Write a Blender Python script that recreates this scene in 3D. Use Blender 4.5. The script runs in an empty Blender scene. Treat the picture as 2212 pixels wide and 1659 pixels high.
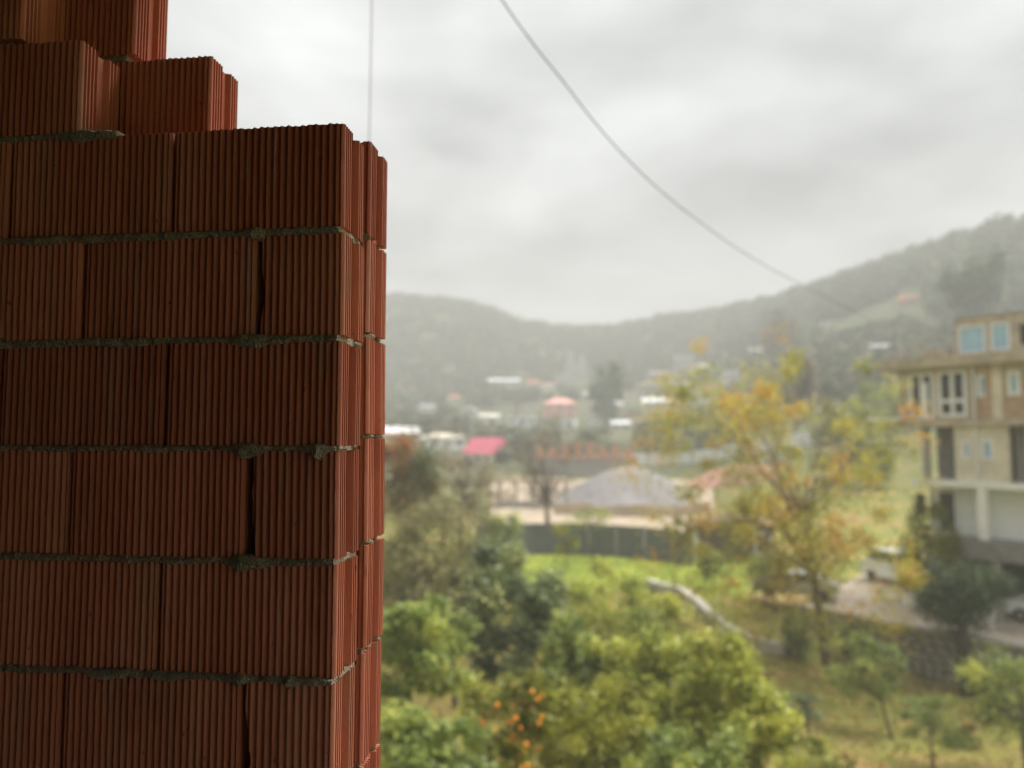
import bpy, math, random
import numpy as np
from mathutils import Vector, Matrix, noise as mnoise

random.seed(7)
RNG = np.random.default_rng(11)
SC = bpy.context.scene
COL = SC.collection
R = math.radians

# ------------------------------------------------------------------ camera
ZC = 11.0                                   # eye height above the garden
F, CX, CY = 1662.0, 1106.0, 829.5           # photo measured on a 2212 x 1659 grid
PITCH = math.atan(119.5 / F)
cam = bpy.data.cameras.new('camera')
cam.sensor_width = 36.0
cam.lens = 36.0 * F / 2212.0
cam.clip_start = 0.05
cam.clip_end = 6000
cam.dof.use_dof = True
cam.dof.focus_distance = 1.43
cam.dof.aperture_fstop = 1.9
camo = bpy.data.objects.new('camera', cam)
COL.objects.link(camo)
camo.location = (0, 0, ZC)
camo.rotation_euler = (math.pi / 2 + PITCH, 0, 0)
SC.camera = camo

# ------------------------------------------------------------------ overcast sky
SUN_EL, SUN_AZ = R(60), R(80)               # azimuth measured from +Y towards +X
W = bpy.data.worlds.new('World')
SC.world = W
W.use_nodes = True
nt = W.node_tree
nt.nodes.clear()
N = nt.nodes.new
L = nt.links.new


def nd(tree, kind, **kw):
    n = tree.nodes.new(kind)
    for k, v in kw.items():
        setattr(n, k, v)
    return n


def math_node(tree, op, a, b=None, clamp=False):
    n = tree.nodes.new('ShaderNodeMath')
    n.operation = op
    n.use_clamp = clamp
    for i, v in enumerate((a, b)):
        if v is None:
            continue
        if isinstance(v, (int, float)):
            n.inputs[i].default_value = v
        else:
            tree.links.new(v, n.inputs[i])
    return n.outputs[0]


tc = N('ShaderNodeTexCoord')
sep = N('ShaderNodeSeparateXYZ')
L(tc.outputs['Generated'], sep.inputs[0])
zc = math_node(nt, 'MAXIMUM', sep.outputs[2], 0.0)
den = math_node(nt, 'ADD', zc, 0.22)
comb = N('ShaderNodeCombineXYZ')
L(math_node(nt, 'DIVIDE', sep.outputs[0], den), comb.inputs[0])
L(math_node(nt, 'DIVIDE', sep.outputs[1], den), comb.inputs[1])
comb.inputs[2].default_value = 3.7
n1 = nd(nt, 'ShaderNodeTexNoise')
n1.inputs['Scale'].default_value = 1.9
n1.inputs['Detail'].default_value = 5
n1.inputs['Roughness'].default_value = 0.5
n1.inputs['Distortion'].default_value = 0.25
L(comb.outputs[0], n1.inputs['Vector'])
ramp = nd(nt, 'ShaderNodeMapRange')
ramp.inputs['From Min'].default_value = 0.3
ramp.inputs['From Max'].default_value = 0.7
ramp.inputs['To Min'].default_value = 0.46
ramp.inputs['To Max'].default_value = 1.42
L(n1.outputs['Fac'], ramp.inputs['Value'])
# overcast sky: about three times brighter overhead than at the horizon
grad = math_node(nt, 'ADD', math_node(nt, 'MULTIPLY', zc, 0.165), 0.064)
lum = math_node(nt, 'MULTIPLY', grad, ramp.outputs[0])
ccol = nd(nt, 'ShaderNodeVectorMath', operation='SCALE')
ccol.inputs[0].default_value = (0.985, 1.0, 1.0)
L(lum, ccol.inputs['Scale'])
sky = nd(nt, 'ShaderNodeTexSky', sky_type='NISHITA')
sky.sun_disc = False
sky.sun_elevation = SUN_EL
sky.sun_rotation = SUN_AZ
skys = nd(nt, 'ShaderNodeVectorMath', operation='SCALE')
L(sky.outputs[0], skys.inputs[0])
skys.inputs['Scale'].default_value = 0.05
mixs = nd(nt, 'ShaderNodeMix', data_type='RGBA')
mixs.inputs['Factor'].default_value = 0.93   # cloud cover
L(skys.outputs[0], mixs.inputs['A'])
L(ccol.outputs[0], mixs.inputs['B'])
bg = N('ShaderNodeBackground')
bg.inputs['Strength'].default_value = 1.0
L(mixs.outputs['Result'], bg.inputs['Color'])
wout = N('ShaderNodeOutputWorld')
L(bg.outputs[0], wout.inputs['Surface'])

sun = bpy.data.lights.new('sun', 'SUN')
sun.energy = 1.5
sun.angle = R(50)
sun.color = (1.0, 0.96, 0.9)
suno = bpy.data.objects.new('sun', sun)
COL.objects.link(suno)
suno.rotation_euler = (math.pi / 2 - SUN_EL, 0, math.pi - SUN_AZ)
suno.location = (30, 20, 60)

SC.view_settings.view_transform = 'Standard'
SC.view_settings.look = 'None'
SC.view_settings.exposure = 2.5
SC.view_settings.gamma = 1.0
SC.view_settings.use_curve_mapping = False
SC.render.engine = 'CYCLES'
SC.cycles.use_denoising = True
SC.cycles.max_bounces = 10
SC.cycles.diffuse_bounces = 5
SC.cycles.volume_bounces = 6
SC.cycles.transparent_max_bounces = 10
SC.cycles.caustics_reflective = False
SC.cycles.caustics_refractive = False

# ------------------------------------------------------------------ helpers


def ray(px, py):
    x = (px - CX) / F
    y = -(py - CY) / F
    return Vector((x, math.cos(PITCH) - y * math.sin(PITCH), math.sin(PITCH) + y * math.cos(PITCH)))


def at(px, py, r):
    """point on the line of sight through a photo pixel at horizontal distance r"""
    d = ray(px, py)
    return Vector((0, 0, ZC)) + d * (r / math.hypot(d.x, d.y))


def az_of(px, py=949):
    d = ray(px, py)
    return math.atan2(d.x, d.y)


def tag(o, label=None, cat=None, group=None, kind=None):
    if label:
        o['label'] = label
    if cat:
        o['category'] = cat
    if group:
        o['group'] = group
    if kind:
        o['kind'] = kind
    return o


def empty(name, loc=(0, 0, 0), rz=0.0, label=None, cat=None, group=None):
    o = bpy.data.objects.new(name, None)
    o.empty_display_size = 0.2
    COL.objects.link(o)
    o.location = loc
    o.rotation_euler = (0, 0, rz)
    return tag(o, label, cat, group)


def new_obj(name, me, parent=None):
    o = bpy.data.objects.new(name, me)
    COL.objects.link(o)
    if parent is not None:
        o.parent = parent
    return o


class MB:
    """collects polygons for one mesh object"""

    def __init__(self):
        self.v = []
        self.f = []

    def box(self, x0, x1, y0, y1, z0, z1, m=None):
        b = len(self.v)
        for z in (z0, z1):
            for x, y in ((x0, y0), (x1, y0), (x1, y1), (x0, y1)):
                p = Vector((x, y, z))
                self.v.append(m @ p if m else p)
        for q in ((0, 3, 2, 1), (4, 5, 6, 7), (0, 1, 5, 4), (1, 2, 6, 5), (2, 3, 7, 6), (3, 0, 4, 7)):
            self.f.append([b + i for i in q])
        return self

    def frame(self, x0, x1, z0, z1, w, y0, y1):
        self.box(x0, x1, y0, y1, z0, z0 + w)
        self.box(x0, x1, y0, y1, z1 - w, z1)
        self.box(x0, x0 + w, y0, y1, z0 + w, z1 - w)
        self.box(x1 - w, x1, y0, y1, z0 + w, z1 - w)
        return self

    def tube(self, pts, rad, n=7, cap=True):
        pts = [Vector(p) for p in pts]
        if isinstance(rad, (int, float)):
            rad = [rad] * len(pts)
        b = len(self.v)
        for i, p in enumerate(pts):
            t = (pts[min(i + 1, len(pts) - 1)] - pts[max(i - 1, 0)]).normalized()
            a = t.orthogonal() if abs(t.z) < .9 else Vector((1, 0, 0)).cross(t)
            a.normalize()
            c = t.cross(a)
            for k in range(n):
                th = 2 * math.pi * k / n
                self.v.append(p + (a * math.cos(th) + c * math.sin(th)) * rad[i])
        for i in range(len(pts) - 1):
            for k in range(n):
                k2 = (k + 1) % n
                self.f.append([b + i * n + k, b + i * n + k2, b + (i + 1) * n + k2, b + (i + 1) * n + k])
        if cap:
            self.f.append([b + k for k in range(n)][::-1])
            self.f.append([b + (len(pts) - 1) * n + k for k in range(n)])
        return self

    def prism(self, poly, y0, y1):
        """poly in x,z extruded along y"""
        b = len(self.v)
        n = len(poly)
        for y in (y0, y1):
            for x, z in poly:
                self.v.append(Vector((x, y, z)))
        self.f.append([b + i for i in range(n)])
        self.f.append([b + n + i for i in range(n)][::-1])
        for i in range(n):
            j = (i + 1) % n
            self.f.append([b + j, b + i, b + n + i, b + n + j])
        return self

    def mesh(self, name, mat, smooth=False):
        me = bpy.data.meshes.new(name)
        me.from_pydata([tuple(p) for p in self.v], [], self.f)
        me.materials.append(mat)
        if smooth:
            me.polygons.foreach_set('use_smooth', [True] * len(me.polygons))
        me.update()
        return me

    def build(self, name, mat, parent=None, smooth=False, bevel=0):
        o = new_obj(name, self.mesh(name, mat, smooth), parent)
        if bevel:
            m = o.modifiers.new('bevel', 'BEVEL')
            m.width = bevel
            m.segments = 2
            m.limit_method = 'ANGLE'
        return o


def mat(name, col, col2=None, scale=3.0, rough=0.8, spec=0.3, bump=0.0, bscale=None, metal=0.0, detail=4, coords='Object', stretch=None):
    m = bpy.data.materials.new(name)
    m.use_nodes = True
    t = m.node_tree
    b = t.nodes['Principled BSDF']
    b.inputs['Roughness'].default_value = rough
    b.inputs['Specular IOR Level'].default_value = spec
    b.inputs['Metallic'].default_value = metal
    if col2 is None:
        col2 = tuple(c * 0.78 for c in col)
    c = t.nodes.new('ShaderNodeTexCoord')
    src = c.outputs[coords]
    if stretch:
        mp = t.nodes.new('ShaderNodeMapping')
        mp.inputs['Scale'].default_value = stretch
        t.links.new(src, mp.inputs[0])
        src = mp.outputs[0]
    n = t.nodes.new('ShaderNodeTexNoise')
    n.inputs['Scale'].default_value = scale
    n.inputs['Detail'].default_value = detail
    n.inputs['Roughness'].default_value = 0.6
    t.links.new(src, n.inputs['Vector'])
    r = t.nodes.new('ShaderNodeValToRGB')
    r.color_ramp.elements[0].position = 0.35
    r.color_ramp.elements[1].position = 0.65
    r.color_ramp.elements[0].color = (*col2, 1)
    r.color_ramp.elements[1].color = (*col, 1)
    t.links.new(n.outputs['Fac'], r.inputs[0])
    t.links.new(r.outputs[0], b.inputs['Base Color'])
    if bump:
        n2 = t.nodes.new('ShaderNodeTexNoise')
        n2.inputs['Scale'].default_value = bscale or scale * 6
        n2.inputs['Detail'].default_value = 5
        t.links.new(src, n2.inputs['Vector'])
        bp = t.nodes.new('ShaderNodeBump')
        bp.inputs['Strength'].default_value = bump
        bp.inputs['Distance'].default_value = 0.02
        t.links.new(n2.outputs['Fac'], bp.inputs['Height'])
        t.links.new(bp.outputs[0], b.inputs['Normal'])
    return m


def leaf_mat(name, stops, transl=0.35, rough=0.42):
    """leaf colours picked by a per-leaf random tone stored on the mesh"""
    m = bpy.data.materials.new(name)
    m.use_nodes = True
    t = m.node_tree
    b = t.nodes['Principled BSDF']
    b.inputs['Roughness'].default_value = rough
    b.inputs['Specular IOR Level'].default_value = 0.5
    a = t.nodes.new('ShaderNodeAttribute')
    a.attribute_name = 'tone'
    r = t.nodes.new('ShaderNodeValToRGB')
    e = r.color_ramp.elements
    while len(e) < len(stops):
        e.new(0.5)
    for i, (p, c) in enumerate(stops):
        e[i].position = p
        e[i].color = (*c, 1)
    t.links.new(a.outputs['Fac'], r.inputs[0])
    t.links.new(r.outputs[0], b.inputs['Base Color'])
    tr = t.nodes.new('ShaderNodeBsdfTranslucent')
    t.links.new(r.outputs[0], tr.inputs['Color'])
    mx = t.nodes.new('ShaderNodeMixShader')
    mx.inputs[0].default_value = transl
    t.links.new(b.outputs[0], mx.inputs[1])
    t.links.new(tr.outputs[0], mx.inputs[2])
    t.links.new(mx.outputs[0], t.nodes['Material Output'].inputs['Surface'])
    return m


# ------------------------------------------------------------------ materials
M = {}
M['concrete'] = mat('concrete', (.36, .345, .32), (.25, .24, .225), 2.5, .9, bump=.4)
M['plaster_tan'] = mat('plaster_tan', (.47, .40, .30), (.31, .265, .20), 1.6, .9, bump=.2)
M['plaster_cream'] = mat('plaster_cream', (.68, .62, .50), (.50, .45, .36), 1.3, .9, bump=.2)
M['brick_tan'] = mat('brick_tan', (.44, .31, .21), (.33, .23, .15), 2.2, .9, bump=.3)
M['white_paint'] = mat('white_paint', (.80, .80, .78), (.68, .68, .66), 1.5, .6)
M['white_wall'] = mat('white_wall', (.80, .82, .83), (.68, .70, .71), .7, .8)
M['frame_white'] = mat('frame_white', (.72, .73, .76), (.62, .63, .66), 4, .5)
M['glass_blue'] = mat('glass_blue', (.34, .50, .60), (.26, .42, .53), 1.5, .25, .5)
M['glass_dark'] = mat('glass_dark', (.035, .037, .04), (.02, .02, .022), 1.5, .12, .5)
M['painted_shade'] = mat('painted_shade', (.06, .055, .05), (.04, .037, .035), 1.5, .9)  # near-black colour stands for the shade inside openings and recesses
M['grey_band'] = mat('grey_band', (.23, .22, .215), (.17, .165, .16), 2, .9)
M['metal_grey'] = mat('metal_grey', (.13, .14, .16), (.095, .105, .125), .6, .5, .4)
M['concrete_dusty'] = mat('concrete_dusty', (.20, .185, .165), (.14, .13, .118), 2.5, .95, bump=.4)
M['concrete_pale'] = mat('concrete_pale', (.55, .52, .47), (.42, .40, .36), 2.0, .9, bump=.4)
M['rust'] = mat('rust', (.40, .16, .07), (.26, .11, .06), 3, .9)
M['wood_brown'] = mat('wood_brown', (.20, .14, .10), (.12, .085, .06), 2, .9, bump=.4, stretch=(1, 1, 6))
M['bark_brown'] = mat('bark_brown', (.20, .125, .08), (.11, .07, .05), 5, .95, bump=.8, stretch=(3, 3, .6))
M['bark_grey'] = mat('bark_grey', (.17, .145, .12), (.095, .08, .07), 5, .95, bump=.8, stretch=(3, 3, .6))
M['bark_dark'] = mat('bark_dark', (.07, .058, .042), (.04, .034, .027), 5, .95, bump=.8, stretch=(3, 3, .6))
M['stone'] = mat('stone', (.36, .33, .30), (.22, .205, .185), 2.2, .95, bump=.8, coords='Generated')
M['stone_dark'] = mat('stone_dark', (.12, .11, .10), (.08, .075, .07), 3, .95)
M['gravel'] = mat('gravel', (.25, .235, .235), (.18, .17, .175), 1.5, .95, bump=1.0, bscale=14)
M['sand'] = mat('sand', (.42, .34, .25), (.32, .26, .19), .6, .95, bump=.5)
M['road'] = mat('road', (.40, .34, .27), (.30, .25, .20), .8, .95, bump=.5)
M['roof_pink'] = mat('roof_pink', (.66, .13, .20), (.54, .10, .16), .4, .6)
M['roof_white'] = mat('roof_white', (.80, .81, .84), (.70, .71, .74), .3, .5)
M['roof_cream'] = mat('roof_cream', (.75, .70, .58), (.64, .59, .49), .3, .6)
M['roof_grey'] = mat('roof_grey', (.34, .34, .35), (.26, .26, .27), .4, .7)
M['roof_orange'] = mat('roof_orange', (.62, .24, .11), (.48, .18, .09), .5, .8)
M['wall_pink'] = mat('wall_pink', (.72, .38, .33), (.60, .31, .27), .4, .85)
M['wall_blue'] = mat('wall_blue', (.34, .52, .70), (.28, .44, .62), .4, .85)
M['wall_grey'] = mat('wall_grey', (.40, .40, .39), (.32, .32, .31), .4, .85)
M['wall_red'] = mat('wall_red', (.46, .24, .19), (.36, .19, .15), .4, .85)
M['orange_brick'] = mat('orange_brick', (.52, .29, .17), (.42, .23, .14), .9, .9)
M['tyre'] = mat('tyre', (.02, .02, .02), (.014, .014, .014), 3, .9)
M['steel'] = mat('steel', (.42, .42, .43), (.34, .34, .35), 3, .35, .5, metal=.8)
M['car_white'] = mat('car_white', (.78, .80, .82), (.75, .77, .79), .5, .25, .5)
M['car_silver'] = mat('car_silver', (.50, .51, .52), (.46, .47, .48), .5, .25, .5)
M['lamp'] = mat('lamp', (.55, .55, .52), (.5, .5, .47), 2, .15, .6)
M['black_plastic'] = mat('black_plastic', (.018, .016, .016), (.012, .011, .011), 3, .5)
M['cable'] = mat('cable', (.05, .05, .052), (.04, .04, .042), 3, .6)
M['cord'] = mat('cord', (.42, .38, .50), (.34, .31, .42), 60, .8)
M['fruit'] = mat('fruit', (.85, .26, .015), (.75, .34, .03), 5, .4, .4)
M['cream_block'] = mat('cream_block', (.72, .65, .50), (.66, .59, .45), .2, .9)

GREEN = [(0, (.022, .045, .012)), (.4, (.07, .12, .025)), (.8, (.16, .23, .05)), (1, (.32, .33, .07))]
leafs = {
    'yellow': leaf_mat('leaf_yellow', [(0, (.24, .26, .045)), (.4, (.46, .43, .06)), (.8, (.62, .50, .06)), (.95, (.64, .40, .05)), (1, (.62, .30, .04))], .45),
    'fresh': leaf_mat('leaf_fresh', [(0, (0.127, 0.166, 0.025)), (.4, (0.323, 0.373, 0.059)), (.8, (0.550, 0.550, 0.103)), (1, (0.550, 0.550, 0.084))], .52),
    'green': leaf_mat('leaf_green', [(0, (0.120, 0.159, 0.038)), (.5, (0.263, 0.337, 0.085)), (.9, (0.478, 0.523, 0.121)), (1, (0.550, 0.550, 0.103))], .52),
    'dark': leaf_mat('leaf_dark', [(0, (.027, .053, .021)), (.6, (.062, .106, .040)), (1, (.150, .213, .081))], .25, .45),
    'bluegreen': leaf_mat('leaf_bluegreen', [(0, (0.078, 0.103, 0.044)), (.5, (0.177, 0.232, 0.095)), (.9, (0.337, 0.378, 0.175)), (1, (0.493, 0.516, 0.205))], .3, .4),
    'olive': leaf_mat('leaf_olive', [(0, (.103, .097, .031)), (.5, (.207, .193, .057)), (1, (.317, .289, .083))], .35),
    'moss': leaf_mat('leaf_moss', [(0, (0.138, 0.155, 0.017)), (.5, (0.292, 0.308, 0.031)), (1, (0.431, 0.417, 0.049))], .52),
    'brown': leaf_mat('leaf_brown', [(0, (.125, .100, .063)), (.5, (.237, .188, .115)), (1, (.325, .250, .138))], .3),
    'red': leaf_mat('leaf_red', [(0, (.088, .112, .029)), (.5, (.188, .188, .046)), (.72, (.350, .200, .057)), (1, (.600, .163, .057))], .35),
    'hill': leaf_mat('leaf_hill', [(0, (.045, .06, .032)), (.6, (.085, .105, .05)), (1, (.15, .16, .065))], .2, .9),
    'litter': leaf_mat('leaf_litter', [(0, (.120, .144, .024)), (.35, (.240, .240, .048)), (.65, (.384, .288, .072)), (1, (.456, .264, .084))], .25),
    'grass': leaf_mat('leaf_grass', [(0, (.14, .22, .025)), (.6, (.26, .36, .04)), (1, (.40, .40, .06))], .35),
}

# ------------------------------------------------------------------ terrain
CTRL = []


def ctl(px, r, row=None, z=None):
    if z is None:
        z = ZC + (949 - row) / F * r * math.cos(az_of(px))
    CTRL.append((az_of(px), r, z))


for px in (-900, 0, 850, 1300, 1780, 2212, 3000):
    for r in (2.5, 8, 16, 25):
        ctl(px, r, z=0)
for px in (-400, 400, 850):
    for r, row in ((100, 1062), (150, 1003), (200, 962), (300, 900), (400, 838)):
        ctl(px, r, row=row)
    for r, z in ((33, .6), (42, 1.7), (50, 2.3), (60, 2.7)):
        ctl(px, r, z=z)
for r, z in ((32, .8), (38, 1.7), (45, 2.5), (57, 2.6), (64, 2.7), (75, 3.0), (85, 3.5)):
    ctl(1200, r, z=z)
    ctl(1450, r, z=z - .1)
for r, row in ((110, 1035), (150, 1000), (200, 965), (260, 925), (330, 872), (420, 812)):
    ctl(1200, r, row=row)
for r, row in ((110, 1035), (150, 990), (200, 930), (260, 890), (330, 840), (420, 770)):
    ctl(1480, r, row=row)
for r, z in ((36, .0), (39, .2), (43, 1.2), (47, 1.9), (60, 2.5)):
    ctl(1750, r, z=z)
    ctl(2000, r + 1, z=z - .2)
for r, row in ((85, 1060), (120, 970), (160, 900), (220, 830), (320, 750)):
    ctl(1720, r, row=row)
for r, z in ((34, .0), (39.5, .1), (43, 1.0), (50, 2.0), (60, 3.0)):
    ctl(2250, r, z=z)
    ctl(2700, r, z=z)
for px in (2100, 2700):
    for r, row in ((90, 1030), (130, 890), (180, 810), (260, 710)):
        ctl(px, r, row=row)
RIDGE = [(-900, 560, 640), (400, 560, 640), (840, 560, 648), (920, 560, 652), (1000, 560, 660), (1090, 570, 692), (1200, 600, 727),
         (1300, 590, 724), (1450, 560, 697), (1600, 520, 673), (1750, 490, 637), (1900, 460, 590), (2050, 430, 540), (2212, 410, 487), (2700, 400, 430)]
for px, r, row in RIDGE:
    ctl(px, r, row=row)
    z = ZC + (949 - row) / F * r * math.cos(az_of(px))
    ctl(px, r * 1.25, z=z * .97)
    ctl(px, 900, z=z * .8)


def feat(az, r):
    return np.stack([np.asarray(az) * 1.6, np.log(np.asarray(r))], -1)


_C = np.array(CTRL)
_P = feat(_C[:, 0], _C[:, 1])
_D = np.sqrt(((_P[:, None] - _P[None]) ** 2).sum(-1) + .02 ** 2)
_Wt = np.linalg.solve(_D + np.eye(len(_C)) * 1e-3, _C[:, 2])


def ground_ar(az, r):
    az = np.clip(np.asarray(az, float), -.95, .95)
    r = np.clip(np.asarray(r, float), 2.5, 900)
    q = feat(az, r)
    shp = q.shape[:-1]
    q = q.reshape(-1, 2)
    out = np.empty(len(q))
    for i in range(0, len(q), 20000):
        d = np.sqrt(((q[i:i + 20000, None] - _P[None]) ** 2).sum(-1) + .02 ** 2)
        out[i:i + 20000] = d @ _Wt
    return out.reshape(shp)


def gz(x, y):
    return float(ground_ar(math.atan2(x, y), math.hypot(x, y)))


def place(px, r):
    """point on the ground at horizontal distance r under a photo column"""
    a = az_of(px)
    x, y = math.sin(a) * r, math.cos(a) * r
    return Vector((x, y, gz(x, y)))


def r_for_row(px, row, lo=20, hi=700):
    """nearest distance at which the ground under a photo column shows at the given row"""
    a = az_of(px)
    rs = np.geomspace(lo, hi, 500)
    zz = ground_ar(np.full(500, a), rs)
    d = ray(px, row)
    tgt = ZC + d.z / math.hypot(d.x, d.y) * rs
    k = np.argmax(zz >= tgt)
    return float(rs[k]) if zz[k] >= tgt[k] else float(hi)


azs = np.concatenate([np.linspace(-math.pi, -.75, 40, endpoint=False), np.linspace(-.75, .75, 240), np.linspace(.75, math.pi, 41)[1:]])
rs = np.concatenate([[1.0], np.geomspace(2.5, 900, 170)])
AA, RR = np.meshgrid(azs, rs)
ZZ = ground_ar(AA, RR)
ZZ[0] = ZZ[1]
gv = np.stack([np.sin(AA) * RR, np.cos(AA) * RR, ZZ], -1).reshape(-1, 3)
na, nr = len(azs), len(rs)
idx = np.arange(na * nr).reshape(nr, na)
q = np.stack([idx[:-1, :-1], idx[:-1, 1:], idx[1:, 1:], idx[1:, :-1]], -1).reshape(-1, 4)[:, ::-1]
gm = bpy.data.meshes.new('ground')
gm.from_pydata(gv.tolist(), [], q.tolist())
gm.polygons.foreach_set('use_smooth', [True] * len(gm.polygons))


def ground_material():
    m = bpy.data.materials.new('ground')
    m.use_nodes = True
    t = m.node_tree
    b = t.nodes['Principled BSDF']
    b.inputs['Roughness'].default_value = .95
    b.inputs['Specular IOR Level'].default_value = .15
    c = t.nodes.new('ShaderNodeTexCoord')

    def noise(s, d=5):
        n = t.nodes.new('ShaderNodeTexNoise')
        n.inputs['Scale'].default_value = s
        n.inputs['Detail'].default_value = d
        t.links.new(c.outputs['Object'], n.inputs['Vector'])
        return n.outputs['Fac']

    def rp(src, stops):
        r = t.nodes.new('ShaderNodeValToRGB')
        e = r.color_ramp.elements
        while len(e) < len(stops):
            e.new(.5)
        for i, (p, col) in enumerate(stops):
            e[i].position = p
            e[i].color = (*col, 1)
        t.links.new(src, r.inputs[0])
        return r.outputs[0]
    near = rp(noise(.35), [(.32, (.13, .17, .035)), (.5, (.25, .24, .06)), (.62, (.34, .25, .09)), (.75, (.29, .19, .10))])
    far = rp(noise(.05), [(.35, (.05, .065, .03)), (.55, (.09, .10, .045)), (.7, (.14, .13, .06))])
    g = t.nodes.new('ShaderNodeNewGeometry')
    ln = t.nodes.new('ShaderNodeVectorMath')
    ln.operation = 'LENGTH'
    t.links.new(g.outputs['Position'], ln.inputs[0])
    mr = t.nodes.new('ShaderNodeMapRange')
    mr.inputs['From Min'].default_value = 55
    mr.inputs['From Max'].default_value = 120
    t.links.new(ln.outputs['Value'], mr.inputs['Value'])
    mx = t.nodes.new('ShaderNodeMix')
    mx.data_type = 'RGBA'
    t.links.new(mr.outputs[0], mx.inputs['Factor'])
    t.links.new(near, mx.inputs['A'])
    t.links.new(far, mx.inputs['B'])
    t.links.new(mx.outputs['Result'], b.inputs['Base Color'])
    bp = t.nodes.new('ShaderNodeBump')
    bp.inputs['Strength'].default_value = .7
    bp.inputs['Distance'].default_value = .15
    t.links.new(noise(3.0), bp.inputs['Height'])
    t.links.new(bp.outputs[0], b.inputs['Normal'])
    return m


M['ground'] = ground_material()
gm.materials.append(M['ground'])
tag(new_obj('ground', gm), 'sloping garden ground with dry grass, rising into hills', kind='structure')

# ------------------------------------------------------------------ the hollow clay block wall
YAW = R(7.5)
d0 = ray(735, 949)
C0 = Vector((d0.x / d0.y * 1.38, 1.38, ZC))
WALL_ROT = -YAW
# local wall frame: x along the wall (0 = free end, negative to the left), y into the depth, z from eye level


def brick_material():
    m = bpy.data.materials.new('fired_clay')
    m.use_nodes = True
    t = m.node_tree
    b = t.nodes['Principled BSDF']
    b.inputs['Roughness'].default_value = .72
    b.inputs['Specular IOR Level'].default_value = .25
    c = t.nodes.new('ShaderNodeTexCoord')
    oi = t.nodes.new('ShaderNodeObjectInfo')
    add = t.nodes.new('ShaderNodeVectorMath')
    add.operation = 'ADD'
    sc_ = t.nodes.new('ShaderNodeVectorMath')
    sc_.operation = 'SCALE'
    cmb = t.nodes.new('ShaderNodeCombineXYZ')
    for i in range(3):
        t.links.new(oi.outputs['Random'], cmb.inputs[i])
    t.links.new(cmb.outputs[0], sc_.inputs[0])
    sc_.inputs['Scale'].default_value = 40
    t.links.new(c.outputs['Object'], add.inputs[0])
    t.links.new(sc_.outputs[0], add.inputs[1])
    mp = t.nodes.new('ShaderNodeMapping')
    mp.inputs['Scale'].default_value = (1, 1, .28)
    t.links.new(add.outputs[0], mp.inputs[0])

    def noise(s, d, v, rough=.6):
        n = t.nodes.new('ShaderNodeTexNoise')
        n.inputs['Scale'].default_value = s
        n.inputs['Detail'].default_value = d
        n.inputs['Roughness'].default_value = rough
        t.links.new(v, n.inputs['Vector'])
        return n.outputs['Fac']

    def rp(src, stops):
        r = t.nodes.new('ShaderNodeValToRGB')
        e = r.color_ramp.elements
        while len(e) < len(stops):
            e.new(.5)
        for i, (p, col) in enumerate(stops):
            e[i].position = p
            e[i].color = (*col, 1)
        t.links.new(src, r.inputs[0])
        return r.outputs[0]

    def mix(f, a, bb, mode='MIX'):
        n = t.nodes.new('ShaderNodeMix')
        n.data_type = 'RGBA'
        n.blend_type = mode
        for sock, v in (('Factor', f), ('A', a), ('B', bb)):
            if isinstance(v, (int, float)):
                n.inputs[sock].default_value = v
            elif isinstance(v, tuple):
                n.inputs[sock].default_value = (*v, 1)
            else:
                t.links.new(v, n.inputs[sock])
        return n.outputs['Result']
    base = rp(noise(9, 5, mp.outputs[0]), [(.3, (.40, .12, .072)), (.5, (.49, .165, .105)), (.7, (.57, .22, .15))])
    tint = rp(oi.outputs['Random'], [(0, (.74, .70, .70)), (.35, (1, 1, 1)), (.7, (1.0, 1.08, 1.05)), (1, (1.1, 1.18, 1.2))])
    base = mix(1.0, base, tint, 'MULTIPLY')
    # dusty cement film and darker smears, both with their own shapes
    dust = rp(noise(16, 6, mp.outputs[0], .7), [(.54, (0, 0, 0)), (.72, (.5, .5, .5))])
    base = mix(dust, base, (.30, .24, .18))
    smear = rp(noise(6, 4, add.outputs[0]), [(.60, (0, 0, 0)), (.72, (.38, .38, .38))])
    base = mix(smear, base, (.24, .065, .04))
    salt = rp(noise(30, 5, mp.outputs[0], .75), [(.64, (0, 0, 0)), (.74, (.45, .45, .45))])
    base = mix(salt, base, (.58, .50, .44))
    pits = rp(noise(70, 3, add.outputs[0]), [(.70, (0, 0, 0)), (.74, (.8, .8, .8))])
    base = mix(pits, base, (.11, .035, .02))
    t.links.new(base, b.inputs['Base Color'])
    bp = t.nodes.new('ShaderNodeBump')
    bp.inputs['Strength'].default_value = .5
    bp.inputs['Distance'].default_value = .0017
    t.links.new(noise(160, 4, add.outputs[0]), bp.inputs['Height'])
    bp2 = t.nodes.new('ShaderNodeBump')
    bp2.inputs['Strength'].default_value = .5
    bp2.inputs['Distance'].default_value = .003
    t.links.new(noise(22, 3, mp.outputs[0]), bp2.inputs['Height'])
    t.links.new(bp.outputs[0], bp2.inputs['Normal'])
    t.links.new(bp2.outputs[0], b.inputs['Normal'])
    return m


M['clay'] = brick_material()
M['mortar'] = mat('mortar', (.60, .54, .43), (.36, .32, .25), 45, .95, .2, bump=.9, bscale=260)

TH = .122                 # thickness of one block
PITCH_R = .0133           # rib spacing


def end_profile(v0=0.0):
    """block end seen in plan: (inset, depth) pairs from front to back"""
    p = [(.006, 0), (.001, .005)]

    def ribs(a, b, n):
        o = []
        w = (b - a) / n
        for i in range(n):
            s = a + i * w
            for f, dd in ((.05, .0), (.34, .0), (.44, .005), (.95, .005)):
                o.append((dd, s + f * w))
        return o
    p += ribs(.007, .047, 4)
    p += [(.0, .048), (.010, .053), (.012, .058), (.0125, .072), (.011, .080), (.002, .084)]
    p += ribs(.085, .115, 3)
    p += [(.001, TH - .004), (.007, TH)]
    return p


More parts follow.
